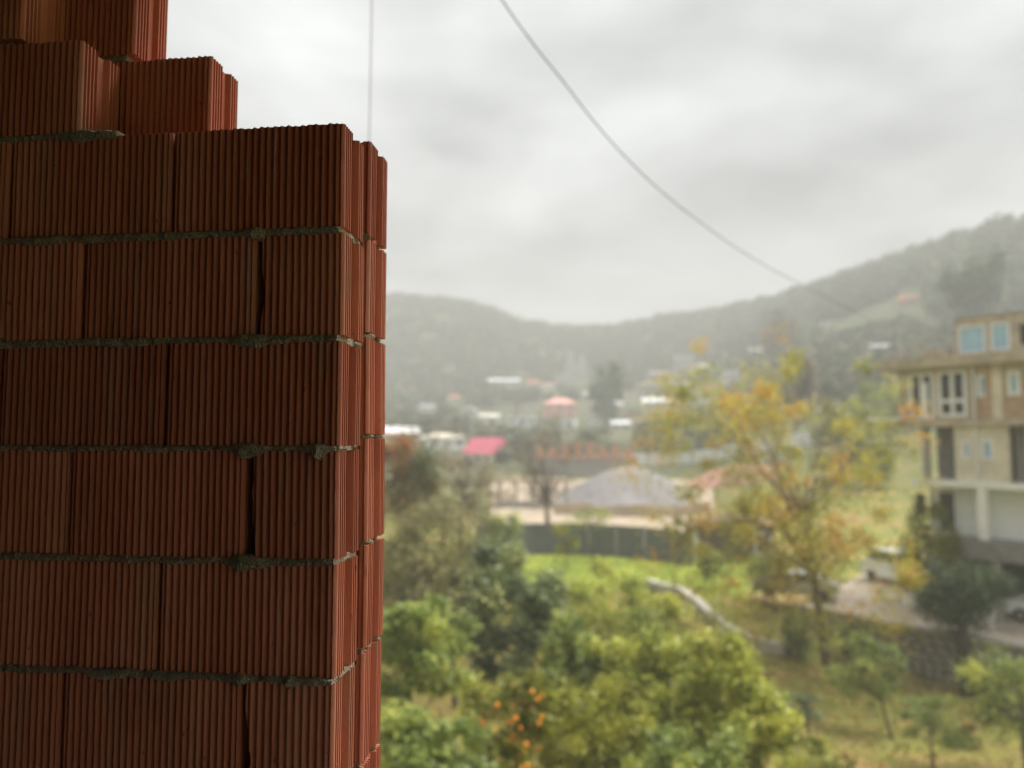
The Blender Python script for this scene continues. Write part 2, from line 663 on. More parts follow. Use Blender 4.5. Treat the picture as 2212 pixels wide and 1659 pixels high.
def brick_outline(x0, x1, ribbed_back=True):
    """closed plan outline, counter-clockwise: front face left to right, right end, back face, left end"""
    pts = []
    n = max(4, round((x1 - x0 - .016) / PITCH_R))
    w = (x1 - x0 - .016) / n

    def wave(f):
        return .0046 * (0.5 - 0.5 * math.cos(2 * math.pi * f)) ** 1.25
    for i in range(n):
        for k in range(8):
            f = k / 8
            pts.append((x0 + .008 + (i + f) * w, .0046 - wave(f)))
    for ins, v in end_profile():
        pts.append((x1 - ins, v + (.0015 if v == 0 else 0)))
    nb = n
    for i in range(nb):
        for f in (.1, .5, .9):
            pts.append((x1 - .008 - (i + f) * w, TH - (.0025 if f == .5 else 0)))
    for ins, v in reversed(end_profile()):
        pts.append((x0 + ins, v + (.0015 if v == 0 else 0)))
    return pts


def brick_mesh(name, length, h, seed, ragged=None, nz=16):
    """a vertically extruded block, corner at its right end; ragged = depth of a broken left end"""
    rnd = random.Random(seed)
    out = brick_outline(-length, 0.0)
    n = len(out)
    ph = [rnd.uniform(0, 9) for _ in range(6)]
    V, Fc = [], []
    for k in range(nz + 1):
        z = h * k / nz
        zz = z
        bow = .0012 * math.sin(ph[0] + z * 9) + .0006 * math.sin(ph[1] + z * 31)
        xl = None
        if ragged:
            xl = -length + ragged * (.42 + .40 * mnoise.noise(Vector((seed * 3.1, z * 17, 0))) * 1.6 + .22 * mnoise.noise(Vector((seed * 1.7, z * 60, 4))))
        for i, (x, y) in enumerate(out):
            xx, yy = x, y
            if xl is not None and xx < xl:
                yy = y if y > .02 else y + min(.004, (xl - xx) * .3)
                xx = xl
            xx += bow * (.3 + .2 * math.sin(x * 23 + ph[2]))
            yy += .0011 * math.sin(x * 14 + ph[3] + z * 5) + .0005 * math.sin(x * 61 + ph[4]) + (.0011 * mnoise.noise(Vector((x * 45, z * 70, seed))) + .0035 * max(0, mnoise.noise(Vector((x * 90, z * 190, seed + 5))) - .45) if y < .01 else 0)
            dz = 0
            if k in (0, nz):
                dz = .0012 * mnoise.noise(Vector((x * 60, y * 60, seed + k)))
            V.append((xx, yy, zz + dz))
    for k in range(nz):
        for i in range(n):
            j = (i + 1) % n
            Fc.append((k * n + i, k * n + j, (k + 1) * n + j, (k + 1) * n + i))
    Fc.append(tuple(range(n))[::-1])
    Fc.append(tuple(nz * n + i for i in range(n)))
    me = bpy.data.meshes.new(name)
    me.from_pydata(V, [], Fc)
    me.materials.append(M['clay'])
    me.polygons.foreach_set('use_smooth', [True] * len(me.polygons))
    me.set_sharp_from_angle(angle=R(38))
    me.update()
    return me


WALL = empty('brick_wall', C0, WALL_ROT, 'unfinished stepped wall of ribbed red hollow clay bricks with rough mortar', 'wall')
LEN = .336
FULL = [brick_mesh('brick', LEN, .1, s) for s in range(1, 9)]


def add_brick(x1, v, z0, z1, length=LEN, ragged=None, seed=None):
    rnd = random.Random(int((x1 + 9) * 1000 + v * 777 + z0 * 313))
    if abs(length - LEN) < .004 and ragged is None:
        me = rnd.choice(FULL)
        s = (z1 - z0) / .1
    else:
        me = brick_mesh('brick', length, .1, seed or rnd.randint(5, 99), ragged)
        s = (z1 - z0) / .1
    o = new_obj('brick', me, WALL)
    o.location = (x1, v + rnd.uniform(-.0015, .0025), z0)
    o.rotation_euler = (R(rnd.uniform(-.25, .25)), R(rnd.uniform(-.25, .25)), R(rnd.uniform(-.35, .35)))
    o.scale = (1, 1, s)
    return o


def course(ends, v, z0, z1, stop=-1.72):
    """ends: list of (right x, length, ragged) from the right; continues to the column on the left"""
    x = None
    for x1, ln, rg in ends:
        add_brick(x1, v, z0, z1, ln, rg)
        x = x1 - ln - .005
    while x - LEN > stop - .2:
        ln = min(LEN, x - stop)
        if ln < .06:
            break
        add_brick(x, v, z0, z1, ln)
        x -= ln + .005


def mortar(x0, x1, v0, v1, z0, z1, seed, over=.004, blobs=(), step=.003):
    """rough bed of mortar squeezed out a little on the front and at the free end"""
    nx = max(8, int((x1 - x0) / step))
    sec = [(.5, 0.0), (.16, .10), (.03, .32), (0.0, .5), (.03, .68), (.16, .90), (.5, 1.0)]
    V, Fc = [], []
    rows = 0
    for i in range(nx + 1):
        x = x0 + (x1 - x0) * i / nx
        big = mnoise.noise(Vector((x * 11, seed * 5.3, 0)))
        fine = mnoise.noise(Vector((x * 60, seed * 2.1, 7)))
        b = sum(a * math.exp(-((x - c) / w) ** 2) for c, w, a in blobs)
        out = over * (.5 + .9 * big + .5 * fine) + b * .9
        lo = z0 - .0035 * mnoise.noise(Vector((x * 40, seed, 3))) - b * 1.0 - max(0, big) * .007 - .006 * max(0, mnoise.noise(Vector((x * 23, seed * 1.3, 9))) - .15)
        hi = z1 + .0035 * mnoise.noise(Vector((x * 45, seed, 13))) + b * .35 + .004 * max(0, mnoise.noise(Vector((x * 19, seed * 2.3, 19))) - .1)
        endf = 1.0
        for a, (dy, fz) in enumerate(sec):
            rr = 0.0036 * mnoise.noise(Vector((x * 130, a * 1.7, seed * 3))) + .0036 * mnoise.noise(Vector((x * 300, a * 2.7, seed)))
            y = v0 + .014 * dy - out * (1 - 1.6 * dy) + rr
            z = lo + (hi - lo) * fz + rr * .6
            V.append((x, y, z))
        V.append((x, v1 - .004 + .003 * fine, hi - .001))
        V.append((x, v1 - .004 + .003 * fine, lo + .001))
    m = len(sec) + 2
    for i in range(nx):
        for a in range(m):
            c = (a + 1) % m
            Fc.append((i * m + a, (i + 1) * m + a, (i + 1) * m + c, i * m + c))
    Fc.append(tuple(range(m)))
    Fc.append(tuple(nx * m + a for a in range(m))[::-1])
    # crumbs squeezed out at the free end
    me = bpy.data.meshes.new('mortar_joint')
    me.from_pydata(V, [], Fc)
    me.materials.append(M['mortar'])
    me.polygons.foreach_set('use_smooth', [True] * len(me.polygons))
    me.set_sharp_from_angle(angle=R(50))
    o = new_obj('mortar_joint', me, WALL)
    return o


def end_mortar(v0, v1, x, z0, z1, seed, amp=.006):
    """ragged mortar along the end of a bed joint"""
    ny = 26
    V, Fc = [], []
    for i in range(ny + 1):
        y = v0 + (v1 - v0) * i / ny
        big = mnoise.noise(Vector((y * 38, seed * 3.3, 1)))
        out = amp * (big * 1.7 - .25)
        if .047 < y - v0 < .086:
            out -= .010
        lo = z0 - .004 * max(0, mnoise.noise(Vector((y * 55, seed, 3)))) * 2
        hi = z1 + .003 * mnoise.noise(Vector((y * 50, seed, 5)))
        for fz, dx in ((0, -.012), (.12, -.003), (.4, .001), (.7, .0005), (.9, -.004), (1, -.012)):
            rr = .002 * mnoise.noise(Vector((y * 160, fz * 9, seed)))
            V.append((x + out + dx + rr, y, lo + (hi - lo) * fz + rr))
        V.append((x - .05, y, hi))
        V.append((x - .05, y, lo))
    m = 8
    for i in range(ny):
        for a in range(m):
            c = (a + 1) % m
            Fc.append((i * m + a, i * m + c, (i + 1) * m + c, (i + 1) * m + a))
    Fc.append(tuple(range(m))[::-1])
    Fc.append(tuple(ny * m + a for a in range(m)))
    me = bpy.data.meshes.new('mortar_joint')
    me.from_pydata(V, [], Fc)
    me.materials.append(M['mortar'])
    me.polygons.foreach_set('use_smooth', [True] * len(me.polygons))
    me.set_sharp_from_angle(angle=R(50))
    return new_obj('mortar_joint', me, WALL)


HALF = .165
RV = .130                                    # front of the rear leaf
front = [  # z0, z1, bricks from the right
    (.792, .980, [(-.668, LEN, None)]),
    (.5925, .779, [(-.537, LEN, None)]),
    (.389, .583, [(-.002, LEN, None), (-.343, LEN, None)]),
    (.189, .378, [(0.0, HALF - .002, .020), (-.171, .345, None)]),
    (-.012, .177, [(-.001, .337, None), (-.343, LEN, None)]),
    (-.213, -.020, [(-.003, HALF + .002, .028), (-.180, .342, None)]),
    (-.419, -.223, [(-.004, LEN, None), (-.344, LEN, None)]),
    (-.617, -.429, [(-.006, HALF + .003, .022), (-.178, .345, None)]),
    (-.817, -.627, [(-.004, LEN, None)]),
    (-1.017, -.827, [(-.004, HALF, .012)]),
    (-1.217, -1.027, [(-.004, LEN, None)]),
    (-1.417, -1.227, [(-.004, HALF, .010)]),
    (-1.549, -1.427, [(-.004, LEN, None)]),
]
rear = [
    (.815, 1.003, [(-.515, LEN, None)]),
    (.611, .801, [(-.341, LEN, None)]),
    (.408, .599, [(.006, HALF, None)]),
    (.212, .397, [(.006, LEN, None)]),
    (.011, .201, [(.008, HALF, None)]),
    (-.197, .001, [(.008, LEN, None)]),
    (-.400, -.206, [(.008, HALF, None)]),
    (-.614, -.410, [(.006, LEN, None)]),
    (-.814, -.624, [(.006, HALF, None)]),
    (-1.014, -.824, [(.006, LEN, None)]),
    (-1.214, -1.024, [(.006, HALF, None)]),
    (-1.414, -1.224, [(.006, LEN, None)]),
    (-1.549, -1.424, [(.006, HALF, None)]),
]
for z0, z1, ends in front:
    course(ends, 0.0, z0, z1)
for z0, z1, ends in rear:
    course(ends, RV, z0, z1)
BL = {2: ((-.530, .045, .008), (-.80, .06, .005)), 3: ((-.172, .016, .007), (-.345, .014, .003), (-.60, .04, .005), (-.50, .02, .004)),
      4: ((-.165, .02, .009), (-.19, .012, .006), (-.45, .03, .004)), 5: ((-.185, .016, .011), (-.160, .020, .009), (-.040, .014, .013), (-.36, .03, .005)),
      6: ((-.185, .016, .009), (-.165, .026, .008), (-.4, .03, .004)), 7: ((-.180, .014, .008), (-.085, .009, .009), (-.42, .04, .005))}
for i in range(1, len(front)):
    zt = front[i][1]
    zb = front[i - 1][0]
    if i == 1:
        mortar(-1.72, -.70, .012, TH, zt - .001, zb + .001, i, over=.001)
    elif i == 2:
        mortar(-1.72, -.455, 0, TH, zt - .001, zb + .001, i, blobs=BL[2])
    else:
        mortar(-1.72, -.008, 0, TH, zt - .001, zb + .001, i, blobs=BL.get(i, ()), over=.0058 if i != 2 else .004)
        end_mortar(.004, TH - .004, -.005, zt - .001, zb + .001, i * 1.7, .007)
for i in range(1, len(rear)):
    zt = rear[i][1]
    zb = rear[i - 1][0]
    xe = {1: -.52, 2: -.35}.get(i, .0)
    mortar(-1.72, xe - .012, RV, RV + TH, zt - .001, zb + .001, i + 40, over=.002, step=.02)
    if i > 2:
        end_mortar(RV + .002, RV + TH - (.03 if i in (3, 4) else .008), xe + .002, zt - .001, zb + .001, i * 2.9 + 50, .009)
tag(WALL)

# ------------------------------------------------------------------ the unfinished storey we stand in
ROOM = WALL.matrix_basis


def room_box(name, boxes, material, label):
    mb = MB()
    for b in boxes:
        mb.box(*b)
    o = mb.build(name, material)
    o.location = C0
    o.rotation_euler = (0, 0, WALL_ROT)
    return tag(o, label, kind='structure')


FL, CE = -1.55, 1.32
UR, VB = 3.5, -7.5
room_box('floor', [(-3.6, UR, VB, .33, FL - .22, FL)], M['concrete_dusty'], 'bare concrete floor slab of the storey with the brick wall')
room_box('ceiling', [(-3.6, UR, VB, .33, CE, CE + .22)], M['concrete_dusty'], 'bare concrete slab over the brick wall')
room_box('wall_back', [(-3.4, UR - .2, VB, VB + .2, FL, CE)], M['grey_band'], 'rear wall of the unfinished storey')
room_box('wall_side', [(-3.4, -3.2, VB + .2, .0, FL, CE), (-3.2, -2.05, .02, .25, FL, CE)], M['grey_band'], 'side wall of the unfinished storey')
room_box('wall_right', [(UR - .35, UR - .15, VB + .2, -4.2, FL, CE)], M['grey_band'], 'right wall of the unfinished storey with a wide opening')
room_box('column', [(-2.05, -1.72, .0, .27, FL, CE), (UR - .4, UR - .1, -.05, .25, FL, CE), (UR - .4, UR - .1, -4.2, -3.9, FL, CE)], M['concrete'], 'concrete columns of the unfinished storey')
room_box('lower_storeys', [(-3.5, UR - .1, VB + .1, .30, -ZC - .3, FL - .22)], M['concrete'], 'concrete storeys below the brick wall')

# ------------------------------------------------------------------ foliage


def leaf_cloud(name, centers, size, tones, material, parent=None, up=.6, aspect=.55, seed=0):
    """one mesh of small folded leaves; tones stored per leaf"""
    rg = np.random.default_rng(seed)
    n = len(centers)
    nm = rg.normal(size=(n, 3)) * .8
    nm[:, 2] += up
    nm /= np.linalg.norm(nm, axis=1, keepdims=True)
    t = rg.normal(size=(n, 3))
    t -= nm * (t * nm).sum(1, keepdims=True)
    t /= np.linalg.norm(t, axis=1, keepdims=True)
    b = np.cross(nm, t)
    s = (size * rg.uniform(.6, 1.35, n))[:, None]
    v = np.empty((n, 4, 3))
    v[:, 0] = centers - t * s * .5
    v[:, 1] = centers + b * s * .5 * aspect + nm * s * .10
    v[:, 2] = centers + t * s * .5
    v[:, 3] = centers - b * s * .5 * aspect + nm * s * .10
    me = bpy.data.meshes.new(name)
    me.vertices.add(n * 4)
    me.vertices.foreach_set('co', v.reshape(-1))
    me.loops.add(n * 4)
    me.loops.foreach_set('vertex_index', np.arange(n * 4, dtype=np.int32))
    me.polygons.add(n)
    me.polygons.foreach_set('loop_start', np.arange(0, n * 4, 4, dtype=np.int32))
    me.update(calc_edges=True)
    a = me.attributes.new('tone', 'FLOAT', 'POINT')
    a.data.foreach_set('value', np.repeat(np.clip(tones, 0, 1), 4).astype(np.float32))
    me.materials.append(material)
    return new_obj(name, me, parent)


def limb(mb, a, b, r0, r1, rnd, sag=.0, n=5, sides=6):
    a, b = Vector(a), Vector(b)
    ln = (b - a).length
    pts, rad = [], []
    w = Vector((rnd.uniform(-1, 1), rnd.uniform(-1, 1), rnd.uniform(-.4, .6))) * ln * .10
    for i in range(n + 1):
        t = i / n
        p = a.lerp(b, t) + w * math.sin(math.pi * t)
        pts.append(p)
        rad.append(r0 + (r1 - r0) * t)
    mb.tube(pts, rad, sides)
    return pts


SIZES = []


def tree(name, label, px, r, x0, x1, yt, yb, leaf, bark='bark_grey', n=3500, size=.11, K=40, trunk=.12, group=None,
         fill=.72, spread=.30, tone=(.5, .22), seed=None, limbs=14, bare=False, cat='tree', depth=.85, up=1.1, fork=None, ragged=.3):
    seed = seed if seed is not None else int(px * 13 + r * 7 + yt)
    n = int(n * 1.7)
    rnd = random.Random(seed)
    rg = np.random.default_rng(seed)
    base = place(px, r)
    root = empty(name, base - Vector((0, 0, .05)), 0, label, cat, group)
    cl, cr = at(x0, (yt + yb) / 2, r), at(x1, (yt + yb) / 2, r)
    top, bot = at((x0 + x1) / 2, yt, r).z, at((x0 + x1) / 2, yb, r).z
    side = (cr - cl)
    hw = side.length / 2
    side = Vector((side.x, side.y, 0)).normalized()
    fwd = Vector((-side.y, side.x, 0))
    c = (cl + cr) / 2
    c.z = (top + bot) / 2
    hh = (top - bot) / 2
    c = c - base + Vector((0, 0, .05))
    SIZES.append((name, round(hw * 2, 1), round(top - base.z, 1)))
    # cluster centres
    d = rg.normal(size=(K, 3))
    d /= np.linalg.norm(d, axis=1, keepdims=True)
    rad = rg.uniform(0, 1, K) ** (1 - fill) * (1 - spread * .45)
    rad *= 1 + ragged * np.array([mnoise.noise(Vector((q[0] * 2.2, q[1] * 2.2, q[2] * 2.2 + seed))) for q in d])
    q = d * rad[:, None]
    S, Fw = np.array(side), np.array(fwd)
    cc = np.array(c) + np.outer(q[:, 0] * hw, S) + np.outer(q[:, 1] * hw * depth, Fw) + np.outer(q[:, 2] * hh, [0, 0, 1])
    # trunk and limbs
    mb = MB()
    fk = fork if fork is not None else .35
    tip = Vector((c.x * .35, c.y * .35, max(.3, (c.z - hh) + hh * 2 * fk)))
    pts = limb(mb, (0, 0, 0), tip, trunk * 1.25, trunk * .6, rnd, n=6, sides=8)
    order = sorted(range(K), key=lambda i: rnd.random())[:limbs]
    for i in order:
        s0 = rnd.choice([p for p in pts[3:] if p.z > c.z - hh * .8] or [pts[-1]])
        e = Vector(cc[i])
        lp = limb(mb, s0, e, trunk * .30, trunk * .08, rnd)
        for _ in range(3 if bare else 2):
            e2 = lp[rnd.randint(2, 5)]
            j = min(range(K), key=lambda k: (Vector(cc[k]) - e2).length + rnd.uniform(0, hw * .5))
            lp2 = limb(mb, e2, Vector(cc[j]) + Vector((rnd.gauss(0, .1), rnd.gauss(0, .1), rnd.gauss(0, .1))) * hw, trunk * .16, trunk * .04, rnd, n=3, sides=4)
            if bare:
                for _ in range(4):
                    e3 = lp2[rnd.randint(1, 3)]
                    t3 = e3 + Vector((rnd.gauss(0, .22), rnd.gauss(0, .22), rnd.uniform(.02, .4))) * hw
                    limb(mb, e3, t3, trunk * .07, trunk * .025, rnd, n=2, sides=3)
    mb.build('trunk', M[bark], root, smooth=True)
    # leaves
    w = rg.uniform(.4, 1.6, K)
    ids = rg.choice(K, n, p=w / w.sum())
    csz = rg.uniform(.6, 1.3, K)
    off = rg.normal(size=(n, 3)) * np.array([1, 1, .8]) * spread * .55
    off *= csz[ids][:, None]
    P = cc[ids] + np.outer(off[:, 0] * hw, S) + np.outer(off[:, 1] * hw, Fw) + np.outer(off[:, 2] * max(hh, hw * .7), [0, 0, 1])
    # fit the leaf mass to the measured crown
    c_ = np.array(c)
    for ax, half in ((S, hw), (np.array([0, 0, 1.]), hh)):
        pr = (P - c_) @ ax
        lo_, hi_ = np.percentile(pr, [1.5, 98.5])
        k_ = 2 * half / (hi_ - lo_)
        P += np.outer((pr - (lo_ + hi_) / 2) * k_ - pr, ax)
    P[:, 2] = np.maximum(P[:, 2], .12)
    ct = rg.normal(tone[0], tone[1] * 1.2, K)
    tn = ct[ids] + rg.normal(0, tone[1] * .85, n)
    leaf_cloud('crown', P, size, tn, leafs[leaf], root, up=up, seed=seed)
    return root, cc


# ------------------------------------------------------------------ houses on the far slope


HOUSES = []


def house(label, x0, x1, yt, yb, wall, roof, kind='gable', group=None, turn=0.0, roof_h=None, depth=None, nwin=3, name='house', floors=1, rmin=60, cat='house'):
    pxm = (x0 + x1) / 2
    r = r_for_row(pxm, yb, rmin)
    base = place(pxm, r)
    wd = (x1 - x0) / F * r
    zt = at(pxm, yt, r).z
    h = zt - base.z
    dp = depth or wd * .75
    a = -az_of(pxm) + turn
    root = empty(name, base - Vector((0, 0, .3)), a, label, cat, group)
    HOUSES.append((x0, x1, yt, yb, r))
    SIZES.append((name, label[:25], round(r), round(wd, 1), round(h, 1)))
    rh = roof_h if roof_h is not None else (h * .3 if kind != 'flat' else .35)
    bh = h - rh + .3
    hw = wd / 2
    y1 = dp
    MB().box(-hw * .94, hw * .94, .2, y1 - .2, -1.5, bh).build('wall', M[wall], root)
    mb = MB()
    if kind == 'gable':      # ridge runs left to right
        b = len(mb.v)
        for x in (-hw, hw):
            mb.v += [Vector((x, -.2, bh - .05)), Vector((x, dp / 2, bh + rh)), Vector((x, y1 + .2, bh - .05)), Vector((x, dp / 2, bh - .06))]
        mb.f += [[0, 4, 5, 1], [1, 5, 6, 2], [0, 1, 2, 3], [4, 7, 6, 5], [0, 3, 7, 4], [3, 2, 6, 7]]
    elif kind == 'front':    # gable end faces us
        mb.prism([(-hw, bh - .05), (0, bh + rh), (hw, bh - .05)], -.25, y1 + .25)
    elif kind == 'hip':
        mb.v += [Vector(p) for p in ((-hw, -.2, bh), (hw, -.2, bh), (hw, y1, bh), (-hw, y1, bh), (-hw * .35, dp / 2, bh + rh), (hw * .35, dp / 2, bh + rh))]
        mb.f += [[0, 1, 5, 4], [1, 2, 5], [2, 3, 4, 5], [3, 0, 4], [3, 2, 1, 0]]
    elif kind == 'shed':
        mb.prism([(-hw, bh), (-hw, bh + rh * .4), (hw, bh + rh), (hw, bh)], -.3, y1 + .2)
    else:
        mb.box(-hw, hw, 0, y1, bh, bh + rh)
    mb.build('roof', M[roof], root)
    fh = bh / floors
    for fl in range(floors):
        for i in range(nwin):
            cx = -hw * .94 + (i + .5) * 2 * hw * .94 / nwin
            ww, wh = min(1.3, hw * .5 / nwin * 2), min(1.4, fh * .45)
            z0 = fl * fh + fh * .38
            wf = MB().frame(cx - ww / 2, cx + ww / 2, z0, z0 + wh, .1, .08, .24).build('window', M['frame_white'], root)
            MB().box(cx - ww / 2 + .09, cx + ww / 2 - .09, .16, .22, z0 + .09, z0 + wh - .09).build('pane', M['glass_dark'], wf)
    return root


house('long low building with bluish white roof and cream walls beside the brick wall', 800, 908, 921, 958, 'plaster_cream', 'roof_white', 'gable', roof_h=1.7, rmin=80)
house('pale cream roofed house between the white roof and the pink roof', 918, 1012, 935, 972, 'white_wall', 'roof_cream', 'hip', turn=.3, rmin=80)
house('white gabled house with bright pink roof', 985, 1075, 945, 1000, 'white_wall', 'roof_pink', 'gable', turn=-.75, roof_h=3.2, rmin=80)
house('pink house on the hazy slope with light trim', 1172, 1248, 858, 905, 'wall_pink', 'wall_pink', 'hip', floors=2, rmin=150)
house('square cream tower block on the slope beside the blue house', 1448, 1492, 822, 884, 'cream_block', 'cream_block', 'flat', floors=3, nwin=2, rmin=120)
house('low blue and white house against the cream tower block', 1388, 1452, 858, 890, 'wall_blue', 'roof_white', 'gable', floors=1, rmin=120)
house('small white house above the blue house', 1372, 1432, 822, 848, 'wall_grey', 'roof_cream', 'front', rmin=180)
house('white house with reddish walls left of the blue house', 1278, 1345, 866, 895, 'wall_red', 'roof_white', 'gable', rmin=120)
house('small flat white house under the pink house', 1268, 1312, 895, 915, 'white_wall', 'roof_white', 'flat', rmin=120)
house('low white house with two roofs on the misty slope', 1035, 1080, 893, 915, 'white_wall', 'roof_cream', 'gable', rmin=120)
house('small bright white house with sloping roof below the pink house', 1095, 1160, 896, 920, 'white_wall', 'roof_white', 'shed', rmin=120)
house('long grey white roofed house high on the misty slope', 1052, 1125, 816, 838, 'wall_grey', 'roof_white', 'gable', rmin=200)
house('tiny house with orange roof high on the misty slope', 1138, 1165, 820, 838, 'wall_grey', 'roof_orange', 'gable', nwin=1, rmin=200)
house('wide pale house under the twin towers', 1200, 1270, 805, 828, 'wall_grey', 'roof_grey', 'flat', rmin=200)
house('small white house with slanting roof above the yellow tree', 1565, 1610, 797, 826, 'white_wall', 'roof_white', 'shed', rmin=120)
house('pale house with pinkish roof right of the cream tower block', 1495, 1545, 830, 872, 'white_wall', 'wall_pink', 'shed', rmin=120)
house('grey white house high above the cream tower block', 1458, 1502, 768, 800, 'wall_grey', 'roof_white', 'flat', rmin=200)
house('orange roofed house high on the right hill', 1955, 1993, 636, 654, 'roof_orange', 'roof_orange', 'gable', nwin=1, rmin=200)
house('small pale house near the top of the right hill', 2090, 2116, 684, 702, 'wall_grey', 'roof_white', 'gable', nwin=1, rmin=150)
house('white house with long roof on the slope above the unfinished house', 1885, 1932, 742, 758, 'wall_grey', 'roof_white', 'gable', rmin=120)
W_ = {'white_wall': 'white', 'wall_grey': 'grey', 'plaster_cream': 'cream', 'wall_pink': 'pale pink', 'wall_red': 'brick red', 'wall_blue': 'light blue'}
R_ = {'roof_white': 'white', 'roof_grey': 'grey', 'roof_orange': 'orange', 'roof_cream': 'cream', 'wall_red': 'rusty red'}
FAR = [(905, 940, 872, 890, 'white_wall', 'roof_grey'), (965, 1000, 852, 868, 'plaster_cream', 'roof_orange'), (1000, 1028, 878, 896, 'wall_grey', 'roof_white'),
       (1122, 1160, 866, 886, 'plaster_cream', 'roof_grey'), (1170, 1200, 826, 840, 'white_wall', 'wall_red'), (1255, 1282, 846, 862, 'wall_pink', 'roof_white'),
       (1335, 1372, 842, 862, 'white_wall', 'roof_orange'), (1355, 1390, 880, 902, 'wall_red', 'roof_grey'), (1400, 1440, 800, 818, 'wall_grey', 'roof_grey'),
       (1505, 1540, 786, 804, 'white_wall', 'roof_cream'), (1530, 1566, 826, 846, 'plaster_cream', 'wall_red'), (1200, 1240, 905, 926, 'white_wall', 'roof_white'),
       (1320, 1362, 908, 930, 'plaster_cream', 'roof_white'), (1620, 1655, 752, 768, 'wall_grey', 'roof_cream'), (1780, 1812, 690, 704, 'white_wall', 'wall_grey'), (870, 898, 838, 854, 'wall_grey', 'roof_orange')]
R_['wall_grey'] = 'dull'
for k, (x0, x1, yt_, yb_, w_, r_) in enumerate(FAR):
    house('small misty %s house with %s roof on the far slope' % (W_[w_], R_[r_]), x0, x1, yt_, yb_, w_, r_, ('gable', 'hip', 'front', 'shed')[k % 4], nwin=2, rmin=150, turn=.3 * math.sin(k * 2.1))
for x0, x1, lab in ((1225, 1241, 'taller of two pale towers rising from the misty valley'), (1250, 1266, 'shorter of two pale towers rising from the misty valley')):
    house(lab, x0, x1, 758 if x0 < 1240 else 766, 812, 'wall_grey', 'roof_grey', 'flat', floors=5, nwin=2, name='tower', rmin=250, cat='tower')

# ------------------------------------------------------------------ far woods on the hills
rg = np.random.default_rng(5)
nT = 8200
ta = rg.uniform(-.72, .72, nT)
tr = np.sqrt(rg.uniform(150 ** 2, 600 ** 2, nT))
lim = np.interp(ta, [az_of(p) for p, _, _ in RIDGE], [x for _, x, _ in RIDGE])
ok = tr < lim * 1.04
gap = np.array([mnoise.noise(Vector((math.sin(a) * r * .018, math.cos(a) * r * .018, 1.3))) for a, r in zip(ta, tr)])
ok &= (gap > -.28) | (tr > 330)
pxs = CX + F * np.tan(ta)
for hx0, hx1, hyt, hyb, hr in HOUSES:      # keep the slope open in front of the houses
    ok &= ~((pxs > hx0 - 12) & (pxs < hx1 + 12) & (tr < hr + 8) & (949 - (ground_ar(ta, tr) + 6 - ZC) / (tr * np.cos(ta)) * F < hyb - 3))
ta, tr, gap = ta[ok], tr[ok], gap[ok]
tz = ground_ar(ta, tr)
nT = len(ta)
per = 34
hgt = rg.uniform(3.5, 7.5, nT) * np.interp(tr, [150, 350], [.8, 1.0]) * (1 + .5 * np.maximum(gap, 0))
d = rg.normal(size=(nT, per, 3))
d /= np.linalg.norm(d, axis=2, keepdims=True)
d *= (rg.uniform(.5, 1, (nT, per)))[:, :, None]
P = np.empty((nT, per, 3))
P[:, :, 0] = (np.sin(ta) * tr)[:, None] + d[:, :, 0] * hgt[:, None] * .55
P[:, :, 1] = (np.cos(ta) * tr)[:, None] + d[:, :, 1] * hgt[:, None] * .55
P[:, :, 2] = (tz + hgt * .55)[:, None] + d[:, :, 2] * hgt[:, None] * .5
tn = np.clip(rg.normal(.5, .22, nT), 0, 1)[:, None] + rg.normal(0, .12, (nT, per))
wood = leaf_cloud('hill_woods', P.reshape(-1, 3), 2.3, tn.reshape(-1), leafs['hill'], aspect=.9, seed=3)
tag(wood, 'distant misty woods covering the hillsides', 'woods', kind='stuff')

# ------------------------------------------------------------------ building yard beyond the fence
# gravel heap
hb = at(1360, 1100, 92)
hb.z = gz(hb.x, hb.y)
mb = MB()
nu, nv = 48, 16
hwid = 9.6
for j in range(nv + 1):
    t = j / nv
    for i in range(nu):
        th = 2 * math.pi * i / nu
        rr = (1 - t) * hwid * (1 + .10 * mnoise.noise(Vector((math.cos(th) * 2, math.sin(th) * 2, t * 2))))
        z = 3.9 * math.sin(t * math.pi / 2) ** 1.25 + .18 * mnoise.noise(Vector((math.cos(th) * rr * .5, math.sin(th) * rr * .5, 3)))
        mb.v.append(Vector((math.cos(th) * rr, math.sin(th) * rr * .8, z - .3 * (1 - t))))
for j in range(nv):
    for i in range(nu):
        k = (i + 1) % nu
        mb.f.append([j * nu + i, j * nu + k, (j + 1) * nu + k, (j + 1) * nu + i])
o = mb.build('gravel_heap', M['gravel'], smooth=True)
o.location = hb
tag(o, 'large grey heap of gravel behind the dark metal fence', 'gravel heap')

# trodden sand of the yard
yv, yf = [], []
for j in range(9):
    for i in range(31):
        p = place(1060 + i * 16, 61 + 48 * j / 8 + (1.5 * math.sin(i * 1.1) if j in (0, 8) else 0))
        yv.append((p.x, p.y, p.z + .12))
for j in range(8):
    for i in range(30):
        yf.append((j * 31 + i, j * 31 + i + 1, (j + 1) * 31 + i + 1, (j + 1) * 31 + i))
me = bpy.data.meshes.new('yard')
me.from_pydata(yv, [], yf)
me.materials.append(M['sand'])
tag(new_obj('yard', me), 'trodden sandy building yard behind the dark fence', kind='structure')

# sandy terrace wall under the heap
tw = empty('terrace_wall', place(1380, 80), 0, 'low sandy coloured wall between the gravel heap and the dark fence', 'wall')
prev = None
for k in range(9):
    p = place(1195 + k * 42, 80) - tw.location
    if prev is not None:
        dvec = p - prev
        a = math.atan2(dvec.y, dvec.x)
        m = Matrix.Translation(prev) @ Matrix.Rotation(a, 4, 'Z')
        MB().box(0, dvec.length - .03, -.15, .15, -.8, 1.1 + .12 * (k % 3), m).build('panel', M['sand'], tw)
    prev = p

